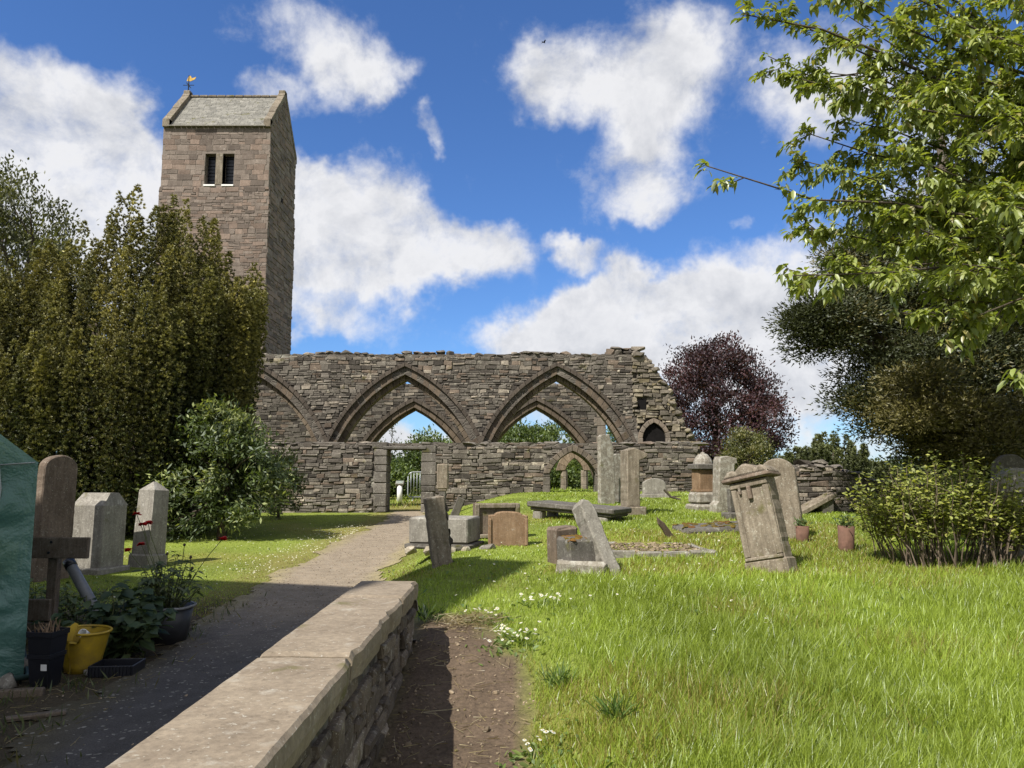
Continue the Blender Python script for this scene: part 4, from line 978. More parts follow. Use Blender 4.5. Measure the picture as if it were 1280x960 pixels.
grass('grass', 190000, 9, 27, 1.3, long_h, lambda y: np.maximum(.006, y * .0009), 'shorter churchyard grass between the gravestones')
n = 5200; x, y = scatter(n, 2.8, 16, 1.3); k = grass_ok(x, y) & (fbm(x * 1.1, y * 1.1, 140) > .5); x, y = x[k], y[k]; n = len(x)
tag(leaves('weeds', np.stack([x, y, gz(x, y) + .015], 1), norm(np.stack([nr.normal(size=n), nr.normal(size=n), nr.uniform(.2, 1.0, n)], 1)), norm(np.stack([nr.normal(size=n) * .4, nr.normal(size=n) * .4, np.ones(n)], 1)), nr.uniform(.03, .08, n), nr.uniform(.018, .035, n), pal_mix(n, ((.13, .2, .04), (.09, .15, .035), (.2, .25, .06)), (3, 3, 1)), LEAF, None, 'leaf', .2, .1), 'clover and small broad leaved weeds in the lawn', 'weeds', kind='stuff')
grass('grass', 26000, 27, 72, 1.2, lambda x, y: np.full_like(x, .16), lambda y: y * .0012, 'grass beyond the ruin')
# ================================================================== gravestones
def arc(cx, cz, r, a0, a1, n=9): return [(cx + r * math.cos(R(a0 + (a1 - a0) * i / n)), cz + r * math.sin(R(a0 + (a1 - a0) * i / n))) for i in range(n + 1)]
def o_round(w, h, rise=None):
    rise = w / 2 if rise is None else rise; n = 14
    return [(-w / 2, 0), (w / 2, 0)] + [(w / 2 * math.cos(math.pi * i / n), h - rise + rise * math.sin(math.pi * i / n)) for i in range(n + 1)]
def o_gable(w, h, rise): return [(-w / 2, 0), (w / 2, 0), (w / 2, h - rise), (0, h), (-w / 2, h - rise)]
def o_flat(w, h): return [(-w / 2, 0), (w / 2, 0), (w / 2, h), (-w / 2, h)]
def stone(label, px, py, outline_f, w, ptop, t, mat, yaw=0, tilt=(0, 0), base=None, name='gravestone', cat='gravestone', sink=.08, jit=.004, Y=None, c=.016):
    p = ground(px, py) if Y is None else foot(px, Y)
    h = hgt(px, ptop, p) / math.cos(R(tilt[1])) + sink
    th = thing(name, label, cat, (p.x, p.y, p.z - sink), (R(tilt[0]), R(tilt[1]), R(yaw)))
    bh = 0
    if base:
        bw, bt, bh = base; bh += sink; mb = MB(); mb.box(-bw / 2, bw / 2, -bt / 2, bt / 2, 0, bh, .02, .004); obj('base', mb, ST[mat], th)
    mb = MB(); mb.slab([(x, z + bh) for x, z in outline_f(w, h - bh)], t, c, jit); obj('slab', mb, ST[mat], th)
    return th, h
# the row on the left
stone('tall brown round topped headstone beside the green plastic greenhouse', 70, 722, lambda w, h: o_round(w, h, w * .42), .5, 569, .17, 'brown', 62, (0, 1), Y=11.2)
p = foot(127, 12.0); h = hgt(127, 611, p)
t = thing('gravestone', 'thick squat headstone with a chamfered roof shaped top between two narrower stones', 'gravestone', (p.x, p.y, p.z - .06), (0, R(1), R(75)))
mb = MB(); w, d = .25, .29; zz = h - .17
mb.box(-w, w, -d, d, .1, zz, .02, .004); mb.add([(-w, -d, zz - .02), (w, -d, zz - .02), (w, d, zz - .02), (-w, d, zz - .02), (-w * .35, -d * .86, h), (w * .35, -d * .86, h), (w * .35, d * .86, h), (-w * .35, d * .86, h)], [(0, 1, 5, 4), (1, 2, 6, 5), (2, 3, 7, 6), (3, 0, 4, 7), (4, 5, 6, 7)])
obj('slab', mb, ST['grey'], t); mb = MB(); mb.box(-w - .07, w + .07, -d - .07, d + .07, 0, .14, .02, .004); obj('base', mb, ST['grey'], t)
p = foot(190, 12.6); h = hgt(190, 598, p)
t = thing('gravestone', 'narrow pale grey pillar headstone with a pointed top on a small plinth', 'gravestone', (p.x, p.y, p.z - .05), (0, R(3), R(68)))
mb = MB(); w = .15; mb.add([(sx * w * k, sy * w * k * 1.1, z) for (k, z) in ((1.12, .2), (1, h - .14)) for sx, sy in ((-1, -1), (1, -1), (1, 1), (-1, 1))] + [(-.03, 0, h), (.03, 0, h)],
    [(0, 1, 5, 4), (1, 2, 6, 5), (2, 3, 7, 6), (3, 0, 4, 7), (4, 5, 9, 8), (5, 6, 9), (6, 7, 8, 9), (7, 4, 8)]); obj('shaft', mb, ST['grey'], t)
mb = MB(); mb.box(-.2, .2, -.22, .22, 0, .24, .02, .004); obj('base', mb, ST['grey'], t)

# ---- around the path end
th, h = stone('leaning thin grey brown slab beside the path, in front of the low chest tomb', 554, 706, lambda w, h: o_flat(w, h), .235, 621, .12, 'tan', 24, (0, -8.5), jit=.008)
mb = MB()
for k in range(9): mb.rock((.118 + rng.uniform(-.01, .012), rng.uniform(-.03, .05), h * (k + .5) / 9), (.03, .09, h / 9 * 1.2), (.55, .52, .5))
obj('flaked_edge', mb, ST['slate'], th)
p = ground(556, 690); t = thing('chest_tomb', 'low grey stone chest tomb beside the path', 'tomb', p, (0, 0, R(-14)))
mb = MB(); mb.box(-.42, .42, -.3, .3, .14, hgt(556, 646, p), .02, .006); obj('chest', mb, ST['grey'], t)
mb = MB(); mb.box(-.47, .47, -.35, .35, .06, .14, .02, .01); obj('plinth', mb, ST['slate'], t)
mb = MB(); 
for x, s in ((-.36, .2), (-.1, .12), (.2, .16), (.42, .14)): mb = MB(); mb.rock((x, -.36, .05), (s, .16, .13), (1.3, 1.25, 1.15)); obj('footing_stone', mb, ST['pale'], t)
mb = MB(); mb.rock((.62, -.1, .06), (.3, .3, .14), (.7, .7, .7)); obj('footing_stone', mb, ST['pale'], t)
p = foot(553.5, 21.0); t = thing('stone_post', 'slim stone post with a broader head, standing before the aisle wall', 'post', p)
h0, h1 = hgt(553, 580, p), hgt(553, 611, p); mb = MB(); mb.box(-.085, .085, -.08, .08, -.1, h1 - .02, .015); obj('shaft', mb, ST['slate'], t)
mb = MB(); mb.box(-.15, .15, -.12, .12, h1, h0, .02, .005); mb.box(-.12, .12, -.1, .1, h1 - .06, h1 + .01, .02); obj('head', mb, ST['tan'], t)
stone('small dark slab tilted to the right behind the low chest tomb', 565, 648, lambda w, h: o_flat(w, h), .2, 622, .08, 'slate', 10, (0, 22))
th, h = stone('framed grey brown panel stone, partly hidden by a red sandstone headstone', 620, 672, lambda w, h: o_flat(w, h), .68, 629, .2, 'brown', 12, (0, 0))
mb = MB(); 
for a, b, c_, d in ((-.34, -.27, .1, h), (.27, .34, .1, h), (-.27, .27, h - .07, h), (-.27, .27, .08, .14)): mb.box(a, b, -.145, -.09, c_, d, .012)
obj('raised_frame', mb, ST['tan'], th)
th, h = stone('short orange sandstone headstone in front of the framed panel stone', 635, 682, lambda w, h: [(-w / 2, 0), (w / 2, 0), (w / 2, h - .06), (w / 2 - .05, h - .05)] + [(w * .36 * math.cos(math.pi * i / 8), h - .05 + .05 * math.sin(math.pi * i / 8)) for i in range(9)] + [(-w / 2 + .05, h - .05), (-w / 2, h - .06)], .55, 639, .16, 'red', 4, (-2, 0))
for a, b in ((-.275, -.23), (.23, .275)): mb = MB(); mb.box(a, b, -.105, -.07, .08, h - .1, .01); obj('margin', mb, ST['red'], th)

# ---- the broken monument
pm = ground(722, 716)
t = thing('broken_slab', 'long weathered slab leaning steeply against a stone block', 'gravestone', ground(762, 717), (0, 0, 0))
p = t.location; zt = hgt(727, 627, p); top = Vector((at(727, 627, p.y).x - p.x, .22, zt - .03)); dirv = top.normalized(); Lg = top.length
Mx = Matrix.Translation((0, 0, 0)) @ Vector((0, 0, 1)).rotation_difference(dirv).to_matrix().to_4x4() @ Matrix.Rotation(R(28), 4, 'Z')
mb = MB(); mb.slab([(-.09, -.08), (.09, -.08), (.1, Lg - .07), (.06, Lg - .01), (-.02, Lg + .02), (-.08, Lg - .04)], .22, .018, .006, M=Mx); obj('slab', mb, ST['grey'], t)
t = thing('stone_block', 'dark square stone block with moss on top, beneath the leaning slab', 'stone block', Vector((pm.x + .02, pm.y + .2, pm.z)), (R(2), R(-3), R(18)))
mb = MB(); mb.box(-.17, .17, -.2, .2, .1, hgt(722, 674, pm), .02, .008); obj('block', mb, ST['slate'], t)
mb = MB()
for k in range(26): mb.rock((rng.uniform(-.15, .15), rng.uniform(-.18, .18), hgt(722, 674, pm)), (.08, .08, .025), (rng.uniform(.7, 1.3), rng.uniform(.7, 1.1), .6))
obj('moss', mb, plain_mat('dry_moss', (.13, .085, .035), .95, .05, 0, .5, 30, .8), t)
t = thing('stone_block', 'brown mossy stone block at the rear of the broken monument', 'stone block', Vector((pm.x - .1, pm.y + .75, float(gz(pm.x, pm.y + .75)))), (R(3), R(-5), R(25))); mb = MB(); mb.box(-.15, .15, -.13, .13, -.05, hgt(706, 657, t.location), .03, .015); obj('block', mb, ST['brown'], t)
t = thing('kerb_stone', 'lichen crusted kerb stone lying at the foot of the broken monument', 'kerb stone', Vector((pm.x + .04, pm.y - .02, pm.z)), (0, R(2), R(-12))); mb = MB(); mb.box(-.27, .27, -.11, .11, -.05, .13, .025, .014); mb.box(-.3, -.2, .1, .45, -.05, .11, .02, .01); obj('kerb', mb, ST['pale'], t)
q = ground(757, 690); t = thing('broken_slab', 'short broken slab propped behind the long leaning slab', 'gravestone', q, (R(10), R(-38), R(20))); mb = MB(); mb.slab(o_flat(.16, .42), .09, .012, .008); obj('slab', mb, ST['pale'], t)
# grave plot with loose stones
t = thing('grave_plot', 'flat gravelled grave plot with a low stone kerb and rubble', 'grave plot', pb, (0, 0, R(4)))
mb = MB()
for a, b, c_, d in ((-.75, .95, -.62, -.52), (-.7, .9, .55, .64), (.88, .97, -.5, .55)):
    n = 5 if b - a > .5 else 3
    for k in range(n):
        if b - a > .5: mb.box(a + (b - a) * k / n, a + (b - a) * (k + 1) / n - .02, c_, d, -.08, .04 + rng.uniform(-.015, .02), .015, .012)
        else: mb.box(a, b, c_ + (d - c_) * k / n, c_ + (d - c_) * (k + 1) / n - .02, -.08, .035, .015, .012)
obj('kerb', mb, ST['grey'], t); mb = MB()
for k in range(420):
    x, y = rng.uniform(-.75, .88), rng.uniform(-.52, .55); s = rng.uniform(.02, .075); b_ = rng.uniform(.5, 1.5)
    mb.rock((x, y, float(gz(pb.x + x, pb.y + y)) - pb.z + .01), (s, s, s * .6), (b_, b_ * .93, b_ * .8))
obj('rubble_fill', mb, ST['tan'], t)['kind'] = 'stuff'
q = ground(838, 672); t = thing('broken_slab', 'thin splintered slab leaning over the grave plot', 'gravestone', q, (R(12), R(-38), R(10))); mb = MB(); mb.slab([(-.05, -.05), (.06, -.05), (.045, .26), (.0, .4), (-.04, .3)], .05, .01, .006); obj('slab', mb, ST['brown'], t)
q = ground(895, 664); t = thing('ledger_slab', 'mossy flat ledger slab lying in the grass', 'gravestone', (q.x, q.y, q.z - .02), (R(3), R(-2), R(12))); mb = MB(); mb.box(-.62, .62, -.32, .32, 0, .12, .03, .015); obj('slab', mb, ST['slate'], t); mb = MB()
for k in range(40): mb.rock((rng.uniform(-.58, .5), rng.uniform(-.28, .3), .12), (.12, .1, .03), (rng.uniform(.7, 1.3), rng.uniform(.7, 1.2), .7))
obj('moss', mb, plain_mat('ledger_moss', (.1, .075, .03), .95, .05, 0, .5, 30, .8), t)

# ---- table tomb and the tall stones by it
p0, p1 = ground(680, 647), ground(768, 650); pc_ = (p0 + p1) / 2; L_ = (p1 - p0).length + .35; yw = math.degrees(math.atan2(p1.y - p0.y, p1.x - p0.x))
t = thing('table_tomb', 'long low table tomb with a moulded top slab on stone legs', 'tomb', pc_, (0, R(3.5), R(yw - 3)))
zt = hgt(725, 633, pc_); mb = MB(); mb.box(-L_ / 2, L_ / 2, -.42, .42, zt - .06, zt + .04, .02, .004); mb.box(-L_ / 2 + .05, L_ / 2 - .05, -.37, .37, zt - .12, zt - .06, .02); obj('table_slab', mb, ST['slate'], t)
for x in (-L_ / 2 + .2, L_ / 2 - .25):
    for y in (-.26, .26): mb = MB(); mb.box(x - .1, x + .1, y - .09, y + .09, -.12, zt - .12, .025, .01); obj('leg', mb, ST['grey'], t)
stone('tall narrow lichened slab rising in front of the low arched opening', 758, 632, lambda w, h: [(-w / 2 * 1.15, 0), (w / 2 * 1.1, 0), (w / 2, h * .8), (w * .2, h), (-w * .35, h - .01), (-w / 2, h - .06)], .36, 543, .16, 'pale', 18, (0, -.5), Y=18.5)
stone('shorter lichened slab close behind the tall narrow one', 770, 628, lambda w, h: o_round(w, h, .1), .34, 567, .16, 'pale', 20, (0, 1.5), Y=19.2)
th, h = stone('slim side on headstone with a scrolled overhanging top on a heavy plinth', 787, 646, lambda w, h: [(-w / 2, 0), (w / 2, 0), (w / 2, h * .78), (w / 2 + .16, h * .84), (w / 2 + .17, h * .9), (w / 2 - .02, h * .97), (.02, h), (-w / 2, h - .05)], .26, 560, .5, 'tan', 8, (0, .5), base=(.5, .6, .15), Y=15.6)
stone('small rounded grey stone low against the aisle wall', 818, 622, lambda w, h: o_round(w, h, .16), .62, 598, .2, 'grey', 5, (-5, 0), base=(.78, .34, .1))
q = ground(841, 626); t = thing('fallen_branch', 'broken dark stick lying in the grass by the aisle wall', 'branch', q); mb = MB(); mb.tube([(-.22, 0, .28), (-.05, 0, .1), (.2, -.05, .02)], [.03, .035, .03], 6); mb.tube([(-.05, 0, .1), (.25, .1, .12)], [.02, .01], 5); obj('wood', mb, BARK, t)
# pedestal monument with an urn like cap
p = foot(879, 16.6); h = hgt(879, 566, p); hh = lambda py: hgt(879, py, p)
t = thing('pedestal_monument', 'stout lichen covered pedestal monument with a domed cap', 'monument', p, (0, 0, R(12)))
mb = MB(); mb.lathe([(.28, -.1), (.3, .12), (.27, hh(628)), (.235, hh(618)), (.215, hh(613))], 4, M=Matrix.Rotation(R(45), 4, 'Z')); 
mb = MB(); mb.box(-.31, .31, -.31, .31, -.1, hh(630), .04, .01); mb.box(-.26, .26, -.26, .26, hh(630), hh(615), .05, .008); obj('base', mb, ST['pale'], t)
mb = MB(); mb.box(-.19, .19, -.19, .19, hh(615), hh(586), .025, .004); mb.box(-.21, .21, -.21, .21, hh(615), hh(612), .01); obj('shaft', mb, ST['red'], t)
mb = MB(); mb.box(-.25, .25, -.25, .25, hh(587), hh(580), .02, .004); obj('cornice', mb, ST['slate'], t)
mb = MB(); mb.lathe([(.21, hh(580)), (.2, hh(577)), (.17, hh(573)), (.1, hh(568)), (.0, hh(566))], 14); mb.lathe([(.0, hh(572)), (.05, hh(571)), (.05, hh(566)), (0, hh(564.5))], 8); obj('dome_cap', mb, ST['pale'], t)
stone('white lichened slab with a jutting cap and spreading foot, right of the domed pedestal', 902, 648, lambda w, h: [(-w * .72, 0), (w * .72, 0), (w * .68, .22), (w / 2, .3), (w / 2, h - .16), (w * .66, h - .14), (w * .62, h - .04), (.02, h), (-w * .4, h - .02), (-w / 2, h - .1), (-w / 2, .3), (-w * .68, .22)], .34, 570, .32, 'pale', 10, (0, 3), Y=16.0)
stone('small dark slate stone on a pale base beside the white lichened slab', 920, 648, lambda w, h: o_flat(w, h), .3, 611, .1, 'slate', 20, (0, -1), base=(.46, .3, .12))

# ---- the large leaning headstone
p = ground(966, 713); t = thing('gravestone', 'large leaning brown headstone with a heavy cornice and scrolled top in the grass', 'gravestone', (p.x - .0, p.y, p.z - .08), (R(-3), R(-12), R(-40)))
s_ = (p - Vector((0, 0, EYE))).y / F; H = 156 * s_ / math.cos(R(12)); W_ = 46 * s_ / math.cos(R(24)); T_ = .24
mb = MB(); zc = H * .74
mb.slab(o_flat(W_, zc + .02), T_, .02, .005); mb.box(-W_ / 2 - .02, W_ / 2 + .02, -T_ / 2 - .02, T_ / 2 + .02, 0, .2, .02, .005); obj('slab', mb, ST['tan'], t)
mb = MB()
for a, b in ((-W_ / 2 + .005, -W_ / 2 + .075), (W_ / 2 - .075, W_ / 2 - .005)): mb.box(a, b, -T_ / 2 - .022, -T_ / 2 + .01, .24, zc - .06, .012, .002)
mb.box(-W_ / 2 + .005, W_ / 2 - .005, -T_ / 2 - .025, -T_ / 2 + .01, .2, .24, .01); mb.box(-W_ / 2 + .005, W_ / 2 - .005, -T_ / 2 - .03, -T_ / 2 + .01, zc - .06, zc + .01, .01); obj('panel_frame', mb, ST['tan'], t)
mb = MB(); mb.box(-.025, .025, -T_ / 2 - .045, -T_ / 2 + .01, zc - .2, zc - .05, .01); mb.box(-.13, -.1, -T_ / 2 - .035, -T_ / 2 + .01, zc - .13, zc - .05, .008); obj('pendant', mb, ST['brown'], t)
mb = MB(); mb.box(-W_ / 2 - .065, W_ / 2 + .065, -T_ / 2 - .08, T_ / 2 + .05, zc + .02, zc + .075, .02, .006); obj('cornice', mb, ST['brown'], t)
mb = MB(); k = W_ / 2 + .05
sc_ = [(-k, 0), (k, 0), (k, .02)] + arc(k - .1, .0, .09, 20, 130, 5) + arc(0, -.02, k * .56, 35, 145, 9) + arc(-k + .1, .0, .09, 50, 160, 5) + [(-k, .02)]
mb.slab([(x, z + zc + .07) for x, z in sc_], T_ + .08, .025, .006); obj('scroll_top', mb, ST['tan'], t)
stone('round topped lichened headstone tucked behind the large leaning headstone', 980, 656, lambda w, h: o_round(w, h, w * .45), .52, 573, .2, 'tan', -24, (0, -5), Y=11.6)

# ---- right hand bits
q = ground(1016, 641); t = thing('table_tomb', 'collapsed table tomb with its slab tilted up over a dark gap', 'tomb', q, (0, 0, R(8)))
mb = MB(); mb.box(-.52, .42, -.34, .34, -.05, .05, .02, .008, M=Matrix.Translation((-.02, 0, .2)) @ Matrix.Rotation(R(-26), 4, 'Y')); obj('table_slab', mb, ST['tan'], t)
mb = MB(); mb.box(.05, .32, -.28, .28, -.1, .3, .02, .008); obj('support', mb, ST['slate'], t)
mb = MB()
for k in range(30): mb.rock((rng.uniform(-.9, -.2), rng.uniform(-.1, .6), rng.uniform(-.05, .15)), (.3, .3, .2), (.8, .8, .5))
obj('collapsed_fill', mb, plain_mat('mossy_earth', (.09, .085, .03), .95, .05, 0, .5, 20, .8), t)
TERRA = plain_mat('terracotta', (.14, .078, .057), .85, .2, 0, .35, 14, .2, (.12, .07, .05))
def potted(label, px, py, wpx, hpx, n, tall):
    q = ground(px, py); s = q.y / F; r = wpx / 2 * s; h = hpx * s; t = thing('flower_pot', label, 'flower pot', q, (0, R(2), 0))
    mb = MB(); mb.lathe([(r * .86, -.02), (r * .9, .02), (r, h), (r * .9, h), (r * .86, h - .04), (0, h - .045)], 18); obj('pot', mb, TERRA, t, True)
    P = np.array([(rng.gauss(0, r * .5), rng.gauss(0, r * .5), h - .03 + rng.random() * tall * .6) for _ in range(n)]); A = norm(np.stack([nr.normal(size=n) * .7, nr.normal(size=n) * .7, nr.uniform(.1, 1.2, n)], 1))
    leaves('plant', P, A, rdir(n), nr.uniform(.05, .11, n), .022, pal_mix(n, ((.12, .17, .05), (.08, .12, .04), (.2, .2, .07)), (3, 3, 1)), LEAF, t)
potted('small terracotta pot with a wispy plant beside the leaning headstone', 1003, 677, 16, 19, 90, .16)
potted('tall rusty terracotta pot with a fern like plant in front of the shrub', 1058, 689, 20, 31, 150, .22)
p = foot(1268, 9.6); h = hgt(1268, 585, p); t = thing('gravestone', 'pale gabled headstone with yellow lichen behind the leafy shrub', 'gravestone', p, (0, 0, R(-18))); zc = hgt(1268, 617, p)
mb = MB(); mb.slab(o_flat(.6, zc), .2, .02, .005); mb.box(-.4, .4, -.2, .2, -.1, .22, .03, .006); obj('slab', mb, ST['pale'], t)
mb = MB(); mb.slab([(-.36, zc), (.36, zc), (.36, zc + .08), (.08, h), (-.08, h), (-.36, zc + .08)], .3, .025, .004); obj('gable_cap', mb, ST['grey'], t)
mb = MB()
for k in range(12): mb.rock((rng.uniform(-.3, .3), -.11, zc - rng.uniform(.02, .12)), (.07, .015, .05), (1, 1, 1))
obj('lichen_patch', mb, plain_mat('orange_lichen', (.42, .27, .03), .95, .05, 0, .3, 30, .3), t)['kind'] = 'stuff'
stone('dark round topped headstone behind the pale gabled one', 1262, 640, lambda w, h: o_round(w, h), .46, 568, .16, 'slate', -10, (0, 0), Y=11.4)

# ================================================================== beyond the doorway
q = foot(500, 32.4); t = thing('information_post', 'white post with a small sloping information board, seen through the doorway', 'sign', q); h = hgt(500, 604, q)
mb = MB(); mb.lathe([(.11, -.05), (.11, h - .05)], 14); obj('post', mb, WHITE, t, True)
mb = MB(); mb.box(-.17, .17, -.14, .14, -.05, .05, .015, M=Matrix.Translation((0, 0, h)) @ Matrix.Rotation(R(28), 4, 'X')); obj('board', mb, ST['grey'], t)
mb = MB(); mb.box(-.14, .14, -.11, .11, .05, .056, M=Matrix.Translation((0, 0, h)) @ Matrix.Rotation(R(28), 4, 'X')); obj('panel', mb, plain_mat('sign_face', (.22, .25, .22), .4, .5), t)
q = foot(510, 32.9); t = thing('crowd_barrier', 'galvanised steel crowd barrier standing in the doorway view', 'barrier', q, (0, 0, R(-6))); hb = hgt(512, 590, q); x0, x1 = 0.0, 2.1
mb = MB(); rr = .2; fr = [(x0 + rr, 0, hb), (x1 - rr, 0, hb), (x1 - .06, 0, hb - .06), (x1, 0, hb - rr), (x1, 0, .2 + .1), (x1 - .06, 0, .2), (x0 + .06, 0, .2), (x0, 0, .3), (x0, 0, hb - rr), (x0 + .06, 0, hb - .06), (x0 + rr, 0, hb)]
mb.tube(fr, .024, 8); obj('frame', mb, GALV, t, True)
for k in range(1, 16): mb = MB(); x = x0 + (x1 - x0) * k / 16; mb.tube([(x, 0, .2), (x, 0, hb)], .011, 6); obj('bar', mb, GALV, t, True)
for x in (.25, 1.85): mb = MB(); mb.tube([(x, -.28, .02), (x, 0, .2), (x, .28, .02)], .02, 6); obj('foot', mb, GALV, t, True)

# ================================================================== the greenhouse and the clutter beside the path
q = ground(48, 856); gx_, gy_ = q.x - .12, q.y; ev = hgt(48, 578, q); W2, Dp = 1.5, 1.9; rg = ev + .75 * .82
t = thing('greenhouse', 'small green plastic covered greenhouse with a zipped front', 'greenhouse', (gx_ - W2 * math.cos(R(34)), gy_ - W2 * math.sin(R(34)), q.z), (0, 0, R(34)))
m, nt = nodes('green_pvc'); v = coords(nt, False); n1 = noise(nt, v, 3.2, 4, .55, .6); n2 = noise(nt, v, 55, 2, .5)
p_ = outp(nt, mix(nt, ramp(nt, n1, .3, .7), (.04, .125, .105), (.10, .215, .185)), .3, bumpn(nt, mix(nt, .1, n1, n2), .8, .06), .5); p_.inputs['Alpha'].default_value = .86; p_.inputs['Transmission Weight'].default_value = .1; PVC = m
def crinkle(name, quad, nu, nv, parent, amp=.022, seed=0, mat=PVC):
    a, b, c_, d = map(Vector, quad); vs, fs = [], []; nn_ = (b - a).cross(d - a).normalized()
    for i in range(nu + 1):
        for j in range(nv + 1):
            u, v_ = i / nu, j / nv; p = a.lerp(b, u).lerp(d.lerp(c_, u), v_); e = min(u, 1 - u, .15) / .15 * min(v_, 1 - v_, .15) / .15
            vs.append(p + nn_ * (amp * e * float(fbm(u * 5 + seed, v_ * 9, seed, 4) - .47) * 4))
    for i in range(nu):
        for j in range(nv): k = i * (nv + 1) + j; fs.append((k, k + nv + 1, k + nv + 2, k + 1))
    mb = MB().add(vs, fs); return obj(name, mb, mat, parent, True)
crinkle('front_cover', ((0, 0, .05), (W2, 0, .05), (W2, 0, ev), (0, 0, ev)), 50, 60, t, .05, 1)
mb = MB().add([(0, 0, ev), (W2, 0, ev), (W2 / 2, 0, rg)], [(0, 1, 2)]); obj('gable_cover', mb, PVC, t)
crinkle('side_cover', ((W2, 0, .05), (W2, Dp, .05), (W2, Dp, ev), (W2, 0, ev)), 40, 50, t, .03, 2)
crinkle('side_cover', ((0, Dp, .05), (0, 0, .05), (0, 0, ev), (0, Dp, ev)), 10, 12, t, .02, 3)
crinkle('rear_cover', ((W2, Dp, .05), (0, Dp, .05), (0, Dp, ev), (W2, Dp, ev)), 10, 12, t, .02, 4)
for s in (0, 1): crinkle('roof_cover', ((W2 if s else 0, 0, ev), (W2 if s else 0, Dp, ev), (W2 / 2, Dp, rg), (W2 / 2, 0, rg)), 24, 16, t, .02, 5 + s)
mb = MB()
for y in (.02, Dp - .02):
    mb.tube([(.02, y, 0), (.02, y, ev - .02), (W2 / 2, y, rg - .025), (W2 - .02, y, ev - .02), (W2 - .02, y, 0)], .012, 6); mb.tube([(.02, y, ev - .02), (W2 - .02, y, ev - .02)], .011, 6)
for x, z in ((.02, ev - .02), (W2 - .02, ev - .02), (W2 / 2, rg - .025), (W2 - .02, .5), (W2 - .02, 1.1)): mb.tube([(x, 0.02, z), (x, Dp - .02, z)], .011, 6)
obj('frame', mb, plain_mat('dark_green_steel', (.03, .05, .045), .4, .5), t, True)
zx = W2 - (48 - 9) / F * gy_; mb = MB(); mb.tube([(zx + .012 * math.sin(k * 1.3), -.016, .06 + (ev - .08) * k / 18) for k in range(19)], .009, 6, (1, 1, 1)); mb.tube([(zx, -.016, ev - .02), (W2 - .02, -.014, ev + .0)], .005, 5)
obj('zip', mb, plain_mat('grey_zip', (.3, .33, .33), .5, .4), t, True)
mb = MB(); mb.tube([(0, -.04, .06), (W2 + .03, -.04, .06), (W2 + .03, Dp, .06)], .022, 6); obj('ground_tube', mb, plain_mat('dull_plastic', (.05, .09, .08), .5, .4), t, True)
# weathered wooden frame
q = foot(75, 7.55); t = thing('timber_fence', 'weathered T shaped wooden post and rail beside the greenhouse', 'fence', q, (0, 0, R(-3))); zz = lambda py: hgt(75, py, q); s = 7.55 / F
mb = MB(); mb.box(-.05, .045, -.02, .05, -.1, zz(697), .006, .002); obj('post', mb, WOOD, t)
mb = MB(); mb.box(-30 * s, 46 * s, -.06, -.015, zz(697), zz(671), .006, .003); obj('rail', mb, WOOD, t)
mb = MB(); mb.lathe([(.014, -.004), (.012, .004)], 8, M=Matrix.Translation((0, -.062, zz(677))) @ Matrix.Rotation(R(90), 4, 'X')); mb.lathe([(.014, -.004), (.012, .004)], 8, M=Matrix.Translation((-.02, -.062, zz(690))) @ Matrix.Rotation(R(90), 4, 'X')); obj('bolt', mb, BLACK, t)
mb = MB(); mb.box(-34 * s, 4 * s, -.075, -.03, zz(775), zz(748), .006, .003); mb.box(-34 * s, 4 * s, -.073, -.03, zz(800), zz(777), .006, .003); obj('board', mb, WOOD, t)
q = foot(100, 7.7); t = thing('drain_pipe', 'grey plastic pipe leaning behind the leafy plants', 'pipe', q); a = at(87, 704, 7.7) - q; b_ = at(108, 742, 7.6) - q
mb = MB(); d = (b_ - a).normalized(); mb.tube([a, a + d * .02, b_, b_ + d * .45], [.05, .05, .052, .052], 14); obj('pipe', mb, plain_mat('grey_pvc', (.17, .175, .18), .4, .4), t, True); mb = MB(); mb.tube([a - d * .03, a + d * .05], .056, 14); obj('collar', mb, BLACK, t, True)
# black pots
q = ground(56, 858); s = q.y / F; w = 15 * s; h = 66 * s
t = thing('plant_pot', 'two nested square black plastic pots with a white label', 'plant pot', q, (0, 0, R(-6)))
mb = MB(); mb.lathe([(w * .74, 0), (w * .92, h * .52), (w * .99, h * .53), (w * .99, h * .6), (w * .9, h * .6)], 4, M=Matrix.Rotation(R(45), 4, 'Z') @ Matrix.Scale(1.414, 4)); mb.v = [(x, y, z / 1.414) for x, y, z in mb.v]; obj('pot', mb, BLACK, t)
mb = MB(); mb.lathe([(w * .9, h * .6), (w * 1.0, h * .9), (w * 1.09, h * .91), (w * 1.1, h), (w * 1.03, h), (w * .98, h * .92), (0, h * .9)], 4, M=Matrix.Rotation(R(45), 4, 'Z') @ Matrix.Scale(1.414, 4)); mb.v = [(x, y, z / 1.414) for x, y, z in mb.v]; obj('inner_pot', mb, BLACK, t)
mb = MB(); mb.box(w * .35, w * .85, -w * .985, -w * .96, h * .35, h * .46, M=Matrix.Rotation(R(4), 4, 'X')); obj('label', mb, WHITE, t)
mb = MB()
for k in range(40): p = Vector((rng.uniform(-w * .8, w * .8), rng.uniform(-w * .8, w * .8), h * .92)); mb.tube([p, p + Vector((rng.uniform(-.06, .06), rng.uniform(-.06, .06), rng.uniform(.03, .12)))], [.004, .002], 4, [rng.uniform(.6, 1.5)] * 3)
obj('dead_stems', mb, plain_mat('straw', (.24, .17, .11), .9, .1), t)
